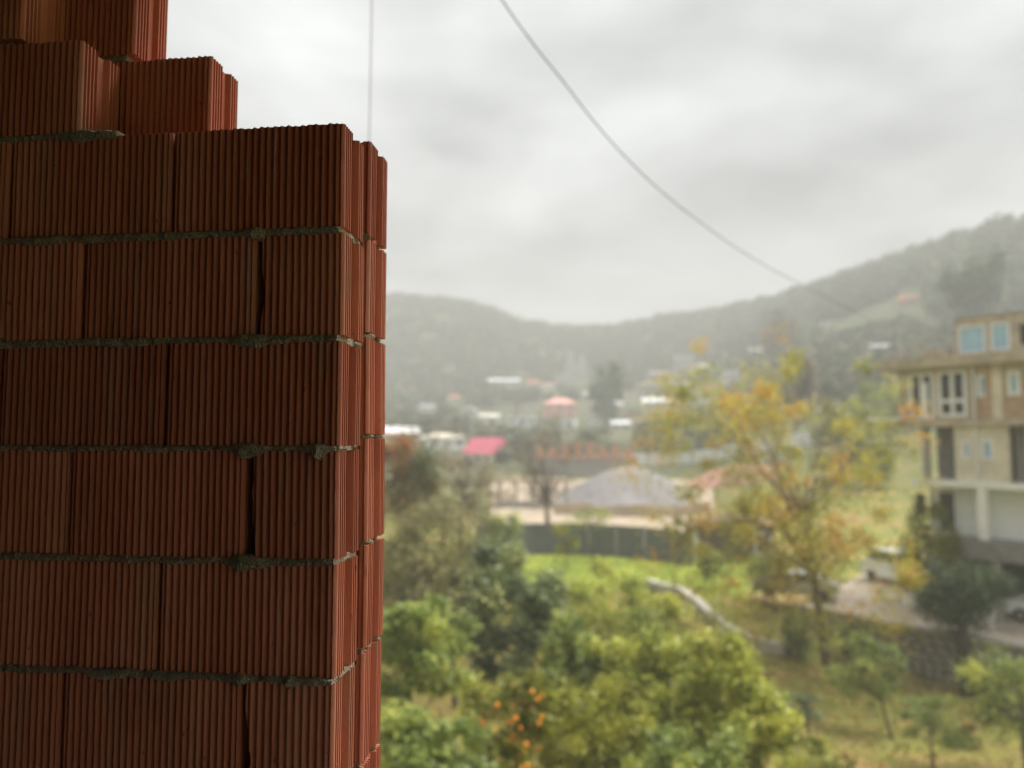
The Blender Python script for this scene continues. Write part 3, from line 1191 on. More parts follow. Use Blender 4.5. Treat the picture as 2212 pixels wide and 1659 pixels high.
# long white site fence climbing to the right
wf = empty('site_fence', place(1600, r_for_row(1600, 978, 90)), 0, 'long white panel fence climbing behind the yellow tree', 'fence')
pts = []
for k in range(22):
    px = 1350 + k * 24
    row = np.interp(px, [1350, 1500, 1700, 1860], [1006, 1000, 967, 948])
    pts.append(place(px, min(175, r_for_row(px, row, 90))))
for k in range(21):
    a_, b_ = pts[k] - wf.location, pts[k + 1] - wf.location
    dv = b_ - a_
    m = Matrix.Translation(a_) @ Matrix.Rotation(math.atan2(dv.y, dv.x), 4, 'Z')
    ln = math.hypot(dv.x, dv.y)
    mb = MB().box(0, ln - .06, -.03, .03, -.2, 2.1, m)
    mb.build('panel', M['white_paint'], wf)
    MB().tube([a_ + Vector((0, -.08, -.3)), a_ + Vector((0, -.08, 2.2))], .05, 6).build('post', M['steel'], wf)

# concrete frame of a small building left of the heap
fr = place(1150, 84)
cf = empty('concrete_frame', fr, -az_of(1150), 'low unfinished concrete frame with square columns beside the gravel heap', 'building')
wv = 150 / F * 84
MB().box(-wv / 2, wv / 2, 0, 4.5, 2.9, 3.2).build('roof_slab', M['sand'], cf)
MB().box(-wv / 2, wv / 2, 0, 4.5, -.5, .5).build('base_slab', M['concrete'], cf)
for k in range(5):
    x = -wv / 2 + .2 + k * (wv - .4) / 4
    MB().box(x - .18, x + .18, .1, .46, .5, 2.9).build('column', M['concrete'], cf)
# a second, farther frame with orange bricks
f2 = place(1265, 118)
cg = empty('brick_shell', f2, -az_of(1265), 'orange brick shell of a building going up behind the gravel heap', 'building')
wv = 215 / F * 118
MB().box(-wv / 2, wv / 2, 0, 7, -.8, 2.6).build('lower_wall', M['concrete'], cg)
MB().box(-wv / 2 - .2, wv / 2 + .2, -.2, 7.2, 2.6, 2.9).build('slab', M['wall_red'], cg)
hs = [1.7, 1.5, 2.0, 2.4, 2.3, 1.6, 1.9, 1.5]
for k, hh_ in enumerate(hs):
    x = -wv / 2 + k * wv / 8
    MB().box(x + .15, x + wv / 8 - .5, .3 + (k % 2) * .5, .7 + (k % 2) * .5, 2.9, 2.9 + hh_).build('brick_panel', M['orange_brick'], cg)
    MB().box(x - .12, x + .12, 0, .3, 2.9, 3.3 + hh_).build('post', M['concrete'], cg)
# red soil bank right of the heap
o = MB()
for j in range(7):
    for i in range(25):
        t = j / 6
        p = place(1475 + i * 9, 96 + t * 6)
        o.v.append(Vector((p.x, p.y, p.z - .4 + 2.6 * math.sin(math.pi * min(1, t * .9)) * math.sin(math.pi * i / 24) ** .5 + .2 * mnoise.noise(p * .6))))
for j in range(6):
    for i in range(24):
        o.f.append([j * 25 + i, j * 25 + i + 1, (j + 1) * 25 + i + 1, (j + 1) * 25 + i])
tag(o.build('soil_bank', M['wall_red'], smooth=True), 'bank of reddish soil right of the gravel heap', 'soil bank')

# ------------------------------------------------------------------ dark metal fence and lawn
FEN = [(1030, 56), (1090, 56.5), (1150, 57), (1210, 57.2), (1270, 57), (1330, 56.5), (1390, 55.8), (1450, 55), (1495, 54)]
fe = empty('metal_fence', place(1260, 57), 0, 'dark grey corrugated metal fence behind the bright lawn', 'fence')
for k in range(len(FEN) - 1):
    a_, b_ = place(*FEN[k]) - fe.location, place(*FEN[k + 1]) - fe.location
    dv = b_ - a_
    m = Matrix.Translation(a_) @ Matrix.Rotation(math.atan2(dv.y, dv.x), 4, 'Z')
    ln = math.hypot(dv.x, dv.y) - .04
    mb = MB()
    ncol = 20
    b0 = 0
    for i in range(ncol * 2 + 1):
        x = ln * i / (ncol * 2)
        y = .02 if (i // 2) % 2 else -.02
        mb.v += [m @ Vector((x, y, -.3)), m @ Vector((x, y, 2.25))]
        mb.v += [m @ Vector((x, y + .006, -.3)), m @ Vector((x, y + .006, 2.25))]
    for i in range(ncol * 2):
        s = i * 4
        mb.f += [[s, s + 4, s + 5, s + 1], [s + 2, s + 3, s + 7, s + 6], [s + 1, s + 5, s + 7, s + 3]]
    mb.build('panel', M['metal_grey'], fe)
    MB().box(-.04, .04, .05, .13, -.3, 2.3, m).build('post', M['steel'], fe)

lv, lf = [], []
for j in range(9):
    for i in range(41):
        px = 985 + i * 15.5
        edge = min(1, i / 6, (40 - i) / 8)
        r0 = 43.5 + 3 * (1 - edge) + 1.2 * math.sin(i * .9)
        p = place(px, r0 + (56.5 - r0) * j / 8)
        lv.append((p.x, p.y, p.z + .03 + .05 * mnoise.noise(Vector((p.x * .5, p.y * .5, 0)))))
for j in range(8):
    for i in range(40):
        lf.append((j * 41 + i, j * 41 + i + 1, (j + 1) * 41 + i + 1, (j + 1) * 41 + i))
M['lawn'] = mat('lawn', (.38, .39, .06), (.23, .31, .04), .45, .9, .2, bump=.6, bscale=20)
me = bpy.data.meshes.new('lawn')
me.from_pydata(lv, [], lf)
me.materials.append(M['lawn'])
me.polygons.foreach_set('use_smooth', [True] * len(me.polygons))
tag(new_obj('lawn', me), 'bright green strip of lawn in front of the dark fence', kind='structure')
lv = np.array(lv)
rg = np.random.default_rng(21)
nG = 16000
ii = rg.integers(0, len(lv), nG)
P = lv[ii] + rg.normal(size=(nG, 3)) * [.55, .9, 0]
ra = np.hypot(P[:, 0], P[:, 1])
P[:, 2] = ground_ar(np.arctan2(P[:, 0], P[:, 1]), ra) + .07
g = leaf_cloud('lawn_grass', P, .22, rg.normal(.5, .25, nG), leafs['grass'], up=.1, aspect=.2, seed=9)
tag(g, 'short bright grass blades on the lawn', 'grass', kind='stuff')

# rough grass and fallen leaves in the garden
nG = 60000
ga = rg.uniform(-.95, .72, nG)
gr = np.sqrt(rg.uniform(9 ** 2, 46 ** 2, nG))
cl = np.array([mnoise.noise(Vector((math.sin(a) * r * .35, math.cos(a) * r * .35, 2.2))) for a, r in zip(ga, gr)])
P = np.stack([np.sin(ga) * gr, np.cos(ga) * gr, ground_ar(ga, gr) + rg.uniform(.01, .16, nG) + np.maximum(cl, 0) * .25], -1)
g = leaf_cloud('rough_grass', P, .21, np.clip(.55 - cl * .7 + rg.normal(0, .28, nG), 0, 1), leafs['litter'], up=.5, aspect=.35, seed=10)
tag(g, 'rough ochre grass and fallen leaves on the garden floor', 'grass', kind='stuff')

# brown hut with white window
hp = place(1575, 58)
hut = empty('garden_hut', hp, -az_of(1575) + .12, 'low brown hut with a white framed window behind the yellow tree', 'hut')
wv = 175 / F * 58
for k in range(16):
    x = -wv / 2 + k * wv / 16
    MB().box(x, x + wv / 16 - .02, (k % 2) * .015, .1, -.3, 2.1).build('plank', M['wood_brown'], hut)
MB().box(-wv / 2, wv / 2, .1, 3.2, -.3, 2.1).build('wall', M['wood_brown'], hut)
MB().prism([(-wv / 2 - .3, 2.1), (-wv / 2 - .3, 2.2), (.3, 2.95), (wv / 2 + .3, 2.4), (wv / 2 + .3, 2.3)], -.4, 3.5).build('roof', M['wood_brown'], hut)
wx = (1638 - 1575) / F * 58
w_ = MB().frame(wx - .6, wx + .6, .3, 2.0, .17, -.06, .1).build('window', M['frame_white'], hut)
MB().box(wx - .05, wx + .05, -.05, .09, .47, 1.83).build('mullion', M['frame_white'], w_)
MB().box(wx - .45, wx + .45, -.01, .03, .45, 1.85).build('pane', M['glass_dark'], w_)
dx = (1480 - 1575) / F * 58
MB().box(dx + .2, dx + .95, -.04, .05, -.2, 1.9).build('door', M['white_wall'], hut)

# winding low concrete wall
CW = [(1392, 45.5), (1430, 44.5), (1470, 44), (1505, 42.3), (1540, 40.6), (1575, 39.6), (1615, 39.2), (1660, 39.5), (1700, 40)]
cw = empty('garden_wall', place(1540, 41), 0, 'winding low concrete wall at the foot of the lawn', 'wall')
pp = [place(*q) - cw.location for q in CW]
mb = MB()
for i, p in enumerate(pp):
    t = (pp[min(i + 1, len(pp) - 1)] - pp[max(i - 1, 0)])
    nn = Vector((-t.y, t.x, 0)).normalized() * .17
    mb.v += [p - nn + Vector((0, 0, -.4)), p + nn + Vector((0, 0, -.4)), p + nn + Vector((0, 0, .5)), p - nn + Vector((0, 0, .5))]
for i in range(len(pp) - 1):
    for a in range(4):
        c = (a + 1) % 4
        mb.f.append([i * 4 + a, i * 4 + c, (i + 1) * 4 + c, (i + 1) * 4 + a])
mb.f += [[0, 3, 2, 1], [len(mb.v) - 4 + i for i in range(4)]]
mb.build('wall_body', M['concrete_pale'], cw, bevel=.03)
mb = MB()
for i in range(len(pp) - 1):
    a_, b_ = pp[i], pp[i + 1]
    dv = b_ - a_
    pitch = math.atan2(dv.z, math.hypot(dv.x, dv.y))
    m = Matrix.Translation(a_) @ Matrix.Rotation(math.atan2(dv.y, dv.x), 4, 'Z') @ Matrix.Rotation(-pitch, 4, 'Y')
    MB().box(0, dv.length - .02, -.22, .22, .49, .58, m).build('coping', M['concrete_pale'], cw, bevel=.02)

# bucket and white box
b = place(1375, 40.5)
bk = empty('bucket', b, 0, 'small black bucket standing in the grass before the low concrete wall', 'bucket')
mb = MB().tube([(0, 0, 0), (0, 0, .5)], [.2, .27], 16)
mb.build('bucket_body', M['black_plastic'], bk, smooth=False)
MB().tube([(0, 0, .48), (0, 0, .53)], [.29, .29], 16).build('rim', M['black_plastic'], bk)
MB().tube([(-.28, 0, .5), (-.2, 0, .68), (0, 0, .74), (.2, 0, .68), (.28, 0, .5)], .012, 6).build('handle', M['steel'], bk)
b = place(1041, 44.5)
bx_ = empty('white_crate', b, .3, 'white box lying on the lawn edge beside the olive tree', 'box')
MB().box(-.36, .36, -.22, .22, -.05, .36).build('box_body', M['white_paint'], bx_, bevel=.02)
MB().box(-.39, .39, -.25, .25, .36, .42).build('lid', M['white_paint'], bx_, bevel=.01)

# ------------------------------------------------------------------ stone retaining wall and road
RWa, RWb = place(1850, 41.5), place(2420, 38.5)
RWa.z = RWb.z = 0
dv = RWb - RWa
rw_ang = math.atan2(dv.y, dv.x)
RWL = dv.length
TOPZ = 2.35
rwall = empty('retaining_wall', (RWa.x, RWa.y, 0), rw_ang, 'grey rubble stone retaining wall below the road', 'wall')
MB().box(0, RWL, .12, .5, -.6, TOPZ - .12).build('core', M['stone_dark'], rwall)
stone_me = []
for s in range(7):
    mb = MB()
    rnd = random.Random(s)
    ring = 9
    for lay, (yy, sc_) in enumerate(((.16, .98), (.02, 1.0), (-.05, .72))):
        for i in range(ring):
            th = 2 * math.pi * i / ring
            k = sc_ * (1 + .16 * math.sin(i * 2.7 + s * 1.9))
            mb.v.append(Vector((math.cos(th) * .5 * k, yy + rnd.uniform(-.02, .02), math.sin(th) * .5 * k)))
    for lay in range(2):
        for i in range(ring):
            k = (i + 1) % ring
            mb.f.append([lay * ring + i, lay * ring + k, (lay + 1) * ring + k, (lay + 1) * ring + i])
    mb.f.append([2 * ring + i for i in range(ring)])
    stone_me.append(mb.mesh('stone', M['stone'], smooth=False))
rnd = random.Random(4)
z = -.1
while z < TOPZ - .3:
    hh_ = rnd.uniform(.30, .42)
    x = rnd.uniform(0, .2)
    while x < RWL - .2:
        ww_ = rnd.uniform(.34, .68)
        o = new_obj('stone', rnd.choice(stone_me), rwall)
        o.location = (x + ww_ / 2, .12 + rnd.uniform(-.04, .03), z + hh_ / 2)
        o.scale = (ww_ * 1.0, 1, hh_ * 1.02)
        o.rotation_euler = (0, rnd.uniform(-.15, .15), 0)
        x += ww_
    z += hh_ * .94
MB().box(-.1, RWL + .1, -.08, .55, TOPZ - .12, TOPZ + .08).build('coping', M['concrete'], rwall, bevel=.03)
mb = MB()
mb.v = [Vector(p) for p in ((-3.5, .5, 0), (RWL, .5, 0), (RWL, 16, 0), (-5.5, 13, 0))]
vv = []
for zz_ in (-3.0, TOPZ + .03):
    vv += [Vector((p.x, p.y, zz_)) for p in mb.v]
mb.v = vv
mb.f = [[0, 3, 2, 1], [4, 5, 6, 7], [0, 1, 5, 4], [1, 2, 6, 5], [2, 3, 7, 6], [3, 0, 4, 7]]
o = mb.build('road', M['road'])
o.location = rwall.location
o.rotation_euler = (0, 0, rw_ang)
tag(o, 'pale dirt road on top of the stone retaining wall', kind='structure')
RM = Matrix.Translation(rwall.location) @ Matrix.Rotation(rw_ang, 4, 'Z')
ROADZ = TOPZ + .03


def on_road(px, row=None, z=ROADZ):
    """point of the road surface seen at a photo pixel"""
    d = ray(px, row)
    t = (z - ZC) / d.z
    return Vector((d.x * t, d.y * t, z))


# white bench on the road edge
bp_ = on_road(2092, 1352)
be = empty('white_bench', bp_, rw_ang + .05, 'white slatted bench on the road edge under the dark evergreen tree', 'bench')
for k in range(3):
    MB().box(-1.05, 1.05, -.25 + k * .17, -.11 + k * .17, .42, .46).build('seat_slat', M['white_paint'], be)
for k in range(3):
    MB().box(-1.05, 1.05, .24, .28, .55 + k * .16, .67 + k * .16).build('back_slat', M['white_paint'], be)
for sx in (-.98, .98):
    MB().box(sx - .04, sx + .04, -.24, -.16, 0, .62).build('leg', M['white_paint'], be)
    MB().box(sx - .04, sx + .04, .18, .24, 0, 1.05).build('leg', M['white_paint'], be)


def car(label, loc, rz, paint, van=False):
    c = empty('parked_car', loc, rz, label, 'van' if van else 'car')
    if van:
        prof = [(-2.3, .35), (-2.35, .9), (-2.3, 1.15), (-1.75, 1.35), (-1.25, 1.95), (-1.0, 2.02), (2.15, 2.02), (2.3, 1.7), (2.35, .5), (2.3, .35)]
        cab = [(-1.62, 1.36), (-1.2, 1.9), (2.1, 1.9), (2.2, 1.36)]
    else:
        prof = [(-2.1, .32), (-2.16, .62), (-2.0, .84), (-1.1, .96), (-.45, 1.42), (.85, 1.45), (1.55, 1.06), (2.08, .98), (2.14, .6), (2.05, .32)]
        cab = [(-.92, .98), (-.38, 1.36), (.8, 1.38), (1.35, 1.04)]
    hw = .86
    mb = MB().prism(prof, -hw, hw)
    mb.build('body', M[paint], c, bevel=.06)
    # the glass stands a little proud of the painted sides
    for s in (-1, 1):
        y0, y1 = (hw - .01, hw + .012) if s > 0 else (-hw - .012, -hw + .01)
        MB().prism(cab, y0, y1).build('side_window', M['glass_dark'], c)
    (xa, za), (xb, zb) = ((-1.75, 1.36), (-1.26, 1.92)) if van else ((-1.06, .99), (-.47, 1.40))
    MB().prism([(xa - .015, za), (xb - .015, zb), (xb + .03, zb), (xa + .03, za)], -.72, .72).build('windscreen', M['glass_dark'], c)
    for x in (-1.35, 1.35):
        for s in (-1, 1):
            w = MB().tube([(x, s * hw - .1, .32), (x, s * hw + .06, .32)], .32, 18).build('wheel', M['tyre'], c)
            MB().tube([(x, s * (hw + .05), .32), (x, s * (hw + .075), .32)], .19, 14).build('rim', M['steel'], w)
    for s in (-1, 1):
        MB().box(-2.19 if not van else -2.38, -2.0, s * .58 - .16, s * .58 + .16, .62, .80).build('headlight', M['lamp'], c, bevel=.03)
    MB().box(-2.22 if not van else -2.40, -2.0, -.85, .85, .34, .52).build('bumper', M['black_plastic'], c, bevel=.03)
    return c


car('white van parked between the hut and the unfinished house', on_road(1945, 1262), rw_ang - .45, 'car_white', van=True)
car('silver car half hidden behind the yellow tree trunk', on_road(1722, 1290), rw_ang + .35, 'car_silver')

# ------------------------------------------------------------------ unfinished house on the right
HL = at(1905, 791, 46.5)                       # left end of the roof slab
HLp = Vector((HL.x, HL.y, 0))
hd = Vector((.574, -.819, 0)).normalized()
hang = math.atan2(hd.y, hd.x)
house_root = empty('unfinished_house', (HLp.x, HLp.y, ROADZ - .02), hang, 'unfinished multi-storey house of tan brick with blue rooftop windows', 'house')
hn = Vector((-hd.y, hd.x, 0))                   # away from us


def hu(px, row, dv=0.0):
    """facade coordinates (along, height above the road) of a photo pixel, on a plane dv behind the front"""
    d = ray(px, row)
    o = HLp + hn * dv
    t = (o.x * hn.x + o.y * hn.y) / (d.x * hn.x + d.y * hn.y)
    p = Vector((d.x * t - o.x, d.y * t - o.y, 0))
    return p.dot(hd), ZC + d.z * t - (ROADZ - .02)


Hm = M
ER = 12.5                                       # facade continues out of the picture


def hz(row, px=2100):
    return hu(px, row)[1]


z4, z3, z2, z1 = hz(906), hz(1040), hz(1168), hz(1205)
zr = hz(800, 1960)
uw = hu(1942, 850)[0]
DP = 8.0
# top storey
w = MB()
w1 = (hu(1964, 850)[0], hu(2018, 850)[0], hz(903), hz(806, 1990))
w2 = (hu(2026, 850)[0], hu(2088, 850)[0], hz(899), hz(800, 2055))
w3 = (hu(2110, 830)[0], hu(2135, 830)[0], hz(858), hz(810))
w4 = (hu(2176, 830)[0], hu(2204, 830)[0], hz(858), hz(806))


def wall_with_holes(x0, x1, z0, z1_, holes, y0, y1):
    mb = MB()
    xs = sorted({x0, x1} | {h[0] for h in holes} | {h[1] for h in holes})
    for a, b in zip(xs[:-1], xs[1:]):
        cuts = sorted((h[2], h[3]) for h in holes if h[0] <= a + 1e-6 and h[1] >= b - 1e-6)
        z = z0
        for c0, c1 in cuts:
            if c0 > z + 1e-4:
                mb.box(a, b, y0, y1, z, c0)
            z = max(z, c1)
        if z < z1_ - 1e-4:
            mb.box(a, b, y0, y1, z, z1_)
    return mb


split = w2[1] + .12
wall_with_holes(uw, split, z4, zr, [w1, w2], 0, .3).build('wall', M['plaster_tan'], house_root)
zmid = z4 + (zr - z4) * .62
wall_with_holes(split, ER, z4, zmid, [(h[0], h[1], h[2], min(h[3], zmid)) for h in (w3, w4)], .02, .3).build('brick_infill', M['brick_tan'], house_root)
wall_with_holes(split, ER, zmid, zr, [(h[0], h[1], zmid, h[3]) for h in (w3, w4)], .0, .3).build('upper_wall', M['plaster_tan'], house_root)
pc = hu(2155, 850)[0]
MB().box(pc - .22, pc + .22, -.06, .2, z4, zr).build('pillar', M['plaster_cream'], house_root)
MB().box(pc - .55, pc - .22, -.04, .2, z4, zr).build('pillar', M['brick_tan'], house_root)
MB().box(uw, uw + .3, .3, DP, z4, zr).build('side_wall', M['plaster_tan'], house_root)
MB().box(uw + .3, ER, DP - .3, DP, z4, zr).build('rear_wall', M['plaster_tan'], house_root)


def window(h, parent, mull=True, wf=.12, pane='glass_dark', transom=None, y=.02, opened=False):
    fr_ = MB().frame(h[0], h[1], h[2], h[3], wf, y - .04, y + .12)
    if mull:
        c = (h[0] + h[1]) / 2
        fr_.box(c - wf * .55, c + wf * .55, y - .03, y + .11, h[2] + wf, h[3] - wf)
    if transom:
        zt = h[2] + (h[3] - h[2]) * transom
        fr_.box(h[0] + wf, h[1] - wf, y - .035, y + .10, zt - wf * .6, zt + wf * .6)
    f = fr_.build('window', M['frame_white'], parent)
    MB().box(h[0] + wf * .8, h[1] - wf * .8, y + .04, y + .07, h[2] + wf * .8, h[3] - wf * .8).build('pane', M[pane], f)
    return f


fw = window(w1, house_root, True, .16)
fw2 = window(w2, house_root, True, .16, transom=.34)
c = (w1[0] + w1[1]) / 2
MB().box(c - .1, c + .28, .02, .05, w1[2] + .16, w1[3] - .5).build('curtain', M['white_wall'], fw)
window(w3, house_root, False, .16, 'glass_blue')
window(w4, house_root, False, .16, 'glass_blue')
# roof slab and things on it
ztop = hz(771, 1960) - .0
MB().box(0, ER + .6, -.75, DP + .4, zr, zr + .55).build('roof_slab', M['plaster_tan'], house_root)
MB().box(uw - 1.6, uw + .6, -.45, 2.5, z4 + .02, z4 + .18).build('balcony_slab', M['white_wall'], house_root)
MB().box(uw - .4, ER, -.25, DP, z4 - .32, z4 - .002).build('floor_slab', M['plaster_tan'], house_root)
u_ = hu(1946, 780)[0]
MB().box(u_ - .1, u_ + .1, -.2, 0, zr + .55, zr + 1.35).build('roof_post', M['concrete'], house_root)
ua, ub = hu(1988, 775)[0], hu(2040, 775)[0]
MB().box(ua, ub, .4, .9, zr + .55, zr + .95).build('parapet_block', M['plaster_tan'], house_root)
for k in range(5):                              # bare reinforcement bars and a drain pipe
    x = .5 + k * .75
    MB().tube([(x, .2, zr + .5), (x + .03 * (k % 2), .2, zr + 1.2 + .15 * (k % 3))], .02, 5).build('reinforcement_bar', M['rust'], house_root)
MB().tube([(split + .25, -.1, z3 + .1), (split + .25, -.1, zr - .05)], .06, 8).build('drain_pipe', M['frame_white'], house_root)
for k in range(9):
    x = uw - 1.55 + k * .26
    MB().tube([(x, -.4, z4 + .18), (x, -.4, z4 + 1.05)], .018, 5).build('baluster', M['steel'], house_root)
MB().tube([(uw - 1.58, -.4, z4 + 1.06), (uw + .58, -.4, z4 + 1.06)], .03, 6).build('handrail', M['steel'], house_root)
# rooftop room
ra_, rb_ = hu(2064, 730, .6)[0], ER
zrt = hu(2150, 692, .6)[1] + .25
b1 = (hu(2071, 730, .6)[0], hu(2129, 730, .6)[0], hu(2100, 763, .6)[1], hu(2100, 703, .6)[1])
b2 = (hu(2140, 730, .6)[0], hu(2182, 730, .6)[0], hu(2160, 757, .6)[1], hu(2160, 697, .6)[1])
b3 = (hu(2203, 730, .6)[0], hu(2203, 730, .6)[0] + 1.1, hu(2200, 745, .6)[1], hu(2200, 700, .6)[1])
zb_ = zr + .55
wall_with_holes(ra_, rb_, zb_, zrt, [(b1[0], b1[1], max(b1[2], zb_ + .02), b1[3]), (b2[0], b2[1], max(b2[2], zb_ + .02), b2[3]), b3], .6, .85).build('rooftop_wall', M['plaster_tan'], house_root)
MB().box(ra_, ra_ + .25, .85, 5.5, zb_, zrt).build('rooftop_side_wall', M['concrete'], house_root)
MB().box(ra_ - .03, rb_ + .3, .56, 5.6, zrt, zrt + .1).build('rooftop_slab', M['concrete'], house_root)
for bb in (b1, b2):
    window((bb[0], bb[1], max(bb[2], zb_ + .02), bb[3]), house_root, False, .10, 'glass_blue', y=.62)
MB().box(b3[0], b3[1], .80, .84, b3[2], b3[3]).build('opening', M['painted_shade'], house_root)  # solid sheet, painted dark as the unlit room behind
# third storey
rc = 1.6
ua = hu(2062, 970)[0]
ub = hu(2178, 970)[0]
s1 = (hu(2079, 970)[0], hu(2097, 970)[0], hz(992), hz(952))
s2 = (hu(2120, 970)[0], hu(2146, 970)[0], hz(992), hz(950))
wall_with_holes(ua, ub, z3, z4 - .32, [s1, s2], .0, .3).build('stair_wall', M['plaster_cream'], house_root)
window(s1, house_root, False, .12, 'glass_blue')
window(s2, house_root, False, .12, 'glass_blue')
uq = hu(1985, 970)[0]
MB().box(uq, ua, 1.9, 2.2, z3, z4 - .32).build('recessed_wall', M['grey_band'], house_root)
MB().box(uq + .9, uq + 2.0, 1.86, 1.9, z3, z3 + 2.2).build('doorway_shade', M['painted_shade'], house_root)  # slab on the wall, coloured as the shade beyond an entrance
MB().box(uq + .15, uq + .45, .0, .3, z3, z4 - .32).build('column', M['concrete'], house_root)
MB().box(ub, ER, .8, 1.0, z3, z4 - .32).build('recessed_wall', M['concrete'], house_root)
for k in range(8):
    x = ub + .25 + k * .28
    MB().box(x, x + .14, .70, .8, z3, z4 - .34).build('shutter_slat', M['white_wall'] if k % 2 else M['grey_band'], house_root)
MB().box(ua + .0, ua + .3, .3, DP, z3, z4 - .32).build('side_wall', M['grey_band'], house_root)
MB().box(ua + .3, ER, DP - .3, DP, z3, z4 - .32).build('rear_wall', M['grey_band'], house_root)
# second storey: white loggia with beam and column
us = hu(1990, 1100)[0]
MB().box(us - .3, ER, -.3, DP, z3 - .30, z3 - .002).build('beam_slab', M['white_paint'], house_root)
uc = hu(2126, 1100)[0]
MB().box(uc - .20, uc + .20, -.25, .15, z2 + .12, z3 - .30).build('column', M['white_paint'], house_root)
MB().box(us, ER, .9, 1.2, z2 + .12, z3 - .30).build('wall', M['white_wall'], house_root)
ud = hu(2050, 1080, .9)[0]
MB().box(ud - .45, ud + .3, .84, .9, z2 + .12, z2 + 2.25).build('door', M['painted_shade'], house_root)  # solid slab, dark colour stands for the unlit inside
MB().frame(ud - .55, ud + .4, z2 + .12, z2 + 2.35, .1, .80, .9).build('door_frame', M['frame_white'], house_root)
MB().box(ud - 1.7, ud - 1.2, .84, .9, z2 + 1.0, z2 + 2.1).build('side_light', M['glass_dark'], house_root)
MB().box(us, us + .3, 1.2, DP, z2 + .12, z3 - .30).build('side_wall', M['white_wall'], house_root)
MB().box(us + .3, ER, DP - .3, DP, 0, z3 - .30).build('rear_wall', M['white_wall'], house_root)
MB().box(us + .4, ER, -.6, DP, z1 + .05, z2 + .12).build('canopy_slab', M['grey_band'], house_root)
# ground storey
MB().box(us + .4, ER, 2.6, 2.9, 0, z1 + .05).build('wall', M['painted_shade'], house_root)  # shade deep under the canopy is put into this wall's colour
for px in (2062, 2158, 2260):
    x = hu(px, 1240)[0]
    MB().box(x - .18, x + .18, -.3, .06, 0, z1 + .05).build('column', M['concrete'], house_root)
MB().box(us + .4, us + .7, 2.9, DP, 0, z1 + .05).build('side_wall', M['grey_band'], house_root)
MB().box(hu(2085, 1250)[0], hu(2150, 1250)[0], .5, .6, .35, .75).build('railing', M['frame_white'], house_root)
cu_ = hu(2262, 1290)[0]
car('white car parked under the canopy of the unfinished house', HLp + hd * cu_ + hn * 1.35 + Vector((0, 0, ROADZ)), hang + math.pi + .06, 'car_white')
HOUSE_M = Matrix.Translation(house_root.location) @ Matrix.Rotation(hang, 4, 'Z')

# ------------------------------------------------------------------ overhead cable and hanging cord
cab = [(1255, 0), (1328, 103), (1409, 205), (1482, 300), (1570, 399), (1673, 495), (1768, 568), (1856, 630), (2024, 722), (2112, 766), (2244, 842)]
cab = [(x * 2212 / 2560, y * 1659 / 1920) for x, y in cab]
endp = HOUSE_M @ Vector((hu(1998, 772)[0], .3, zr + .55))
A0 = ray(*cab[0])
A0 = Vector((A0.x / A0.y * 5.0, 5.0))
Bp = Vector((endp.x, endp.y))
dl = Bp - A0
pts = []
for px, py in cab:
    d = ray(px, py)
    # plan intersection of the sight line with the vertical plane of the cable
    k = d.x * dl.y - d.y * dl.x
    t = (A0.x * dl.y - A0.y * dl.x) / k
    pts.append(Vector((d.x * t, d.y * t, ZC + d.z * t)))
s_end = (Vector((pts[-1].x, pts[-1].y)) - A0).length
pts = [p for p in pts if (Vector((p.x, p.y)) - Bp).length > 3]
back = pts[0] + (pts[0] - pts[1]).normalized() * 3.2
back.z += .3
pts = [back] + pts + [endp]
cu = bpy.data.curves.new('overhead_cable', 'CURVE')
cu.dimensions = '3D'
sp = cu.splines.new('BEZIER')
sp.bezier_points.add(len(pts) - 1)
for bp_, p in zip(sp.bezier_points, pts):
    bp_.co = p
    bp_.handle_left_type = bp_.handle_right_type = 'AUTO'
cu.bevel_depth = .0048
cu.bevel_resolution = 2
cu.resolution_u = 8
cu.materials.append(M['cable'])
tmp = bpy.data.objects.new('overhead_cable_curve', cu)
COL.objects.link(tmp)
dg = bpy.context.evaluated_depsgraph_get()
cme = bpy.data.meshes.new_from_object(tmp.evaluated_get(dg))
bpy.data.objects.remove(tmp)
cme.name = 'overhead_cable'
tag(new_obj('overhead_cable', cme), 'sagging overhead cable running down to the roof of the unfinished house', 'cable')
# roof outrigger that carries the cord and the cable
cp = at(800, 150, 5.2)
rb = MB()
rb.tube([(cp.x - .1, 1.0, ZC + 1.68), (cp.x, cp.y + .25, ZC + 3.6)], .06, 8)
rb.tube([(back.x, 1.2, ZC + 1.6), (back.x, 1.2, back.z + .1)], .05, 8)
rb.tube([(back.x, 1.2, back.z), (back.x, back.y + .05, back.z)], .03, 8)
tag(rb.build('roof_outrigger', M['wood_brown']), 'timber outrigger on the roof above that carries the cord', 'beam')
MB_ = MB()
top_z = ZC + 3.6 - .03
MB_.tube([(cp.x + .004 * math.sin(k * 1.3), cp.y + .004 * math.cos(k), top_z + (0.02 - top_z) * k / 24) for k in range(25)], .0045, 7)
tag(MB_.build('hanging_cord', M['cord'], smooth=True), 'thin lavender cord hanging straight down behind the brick wall', 'cord')

# ------------------------------------------------------------------ trees and shrubs
T = tree
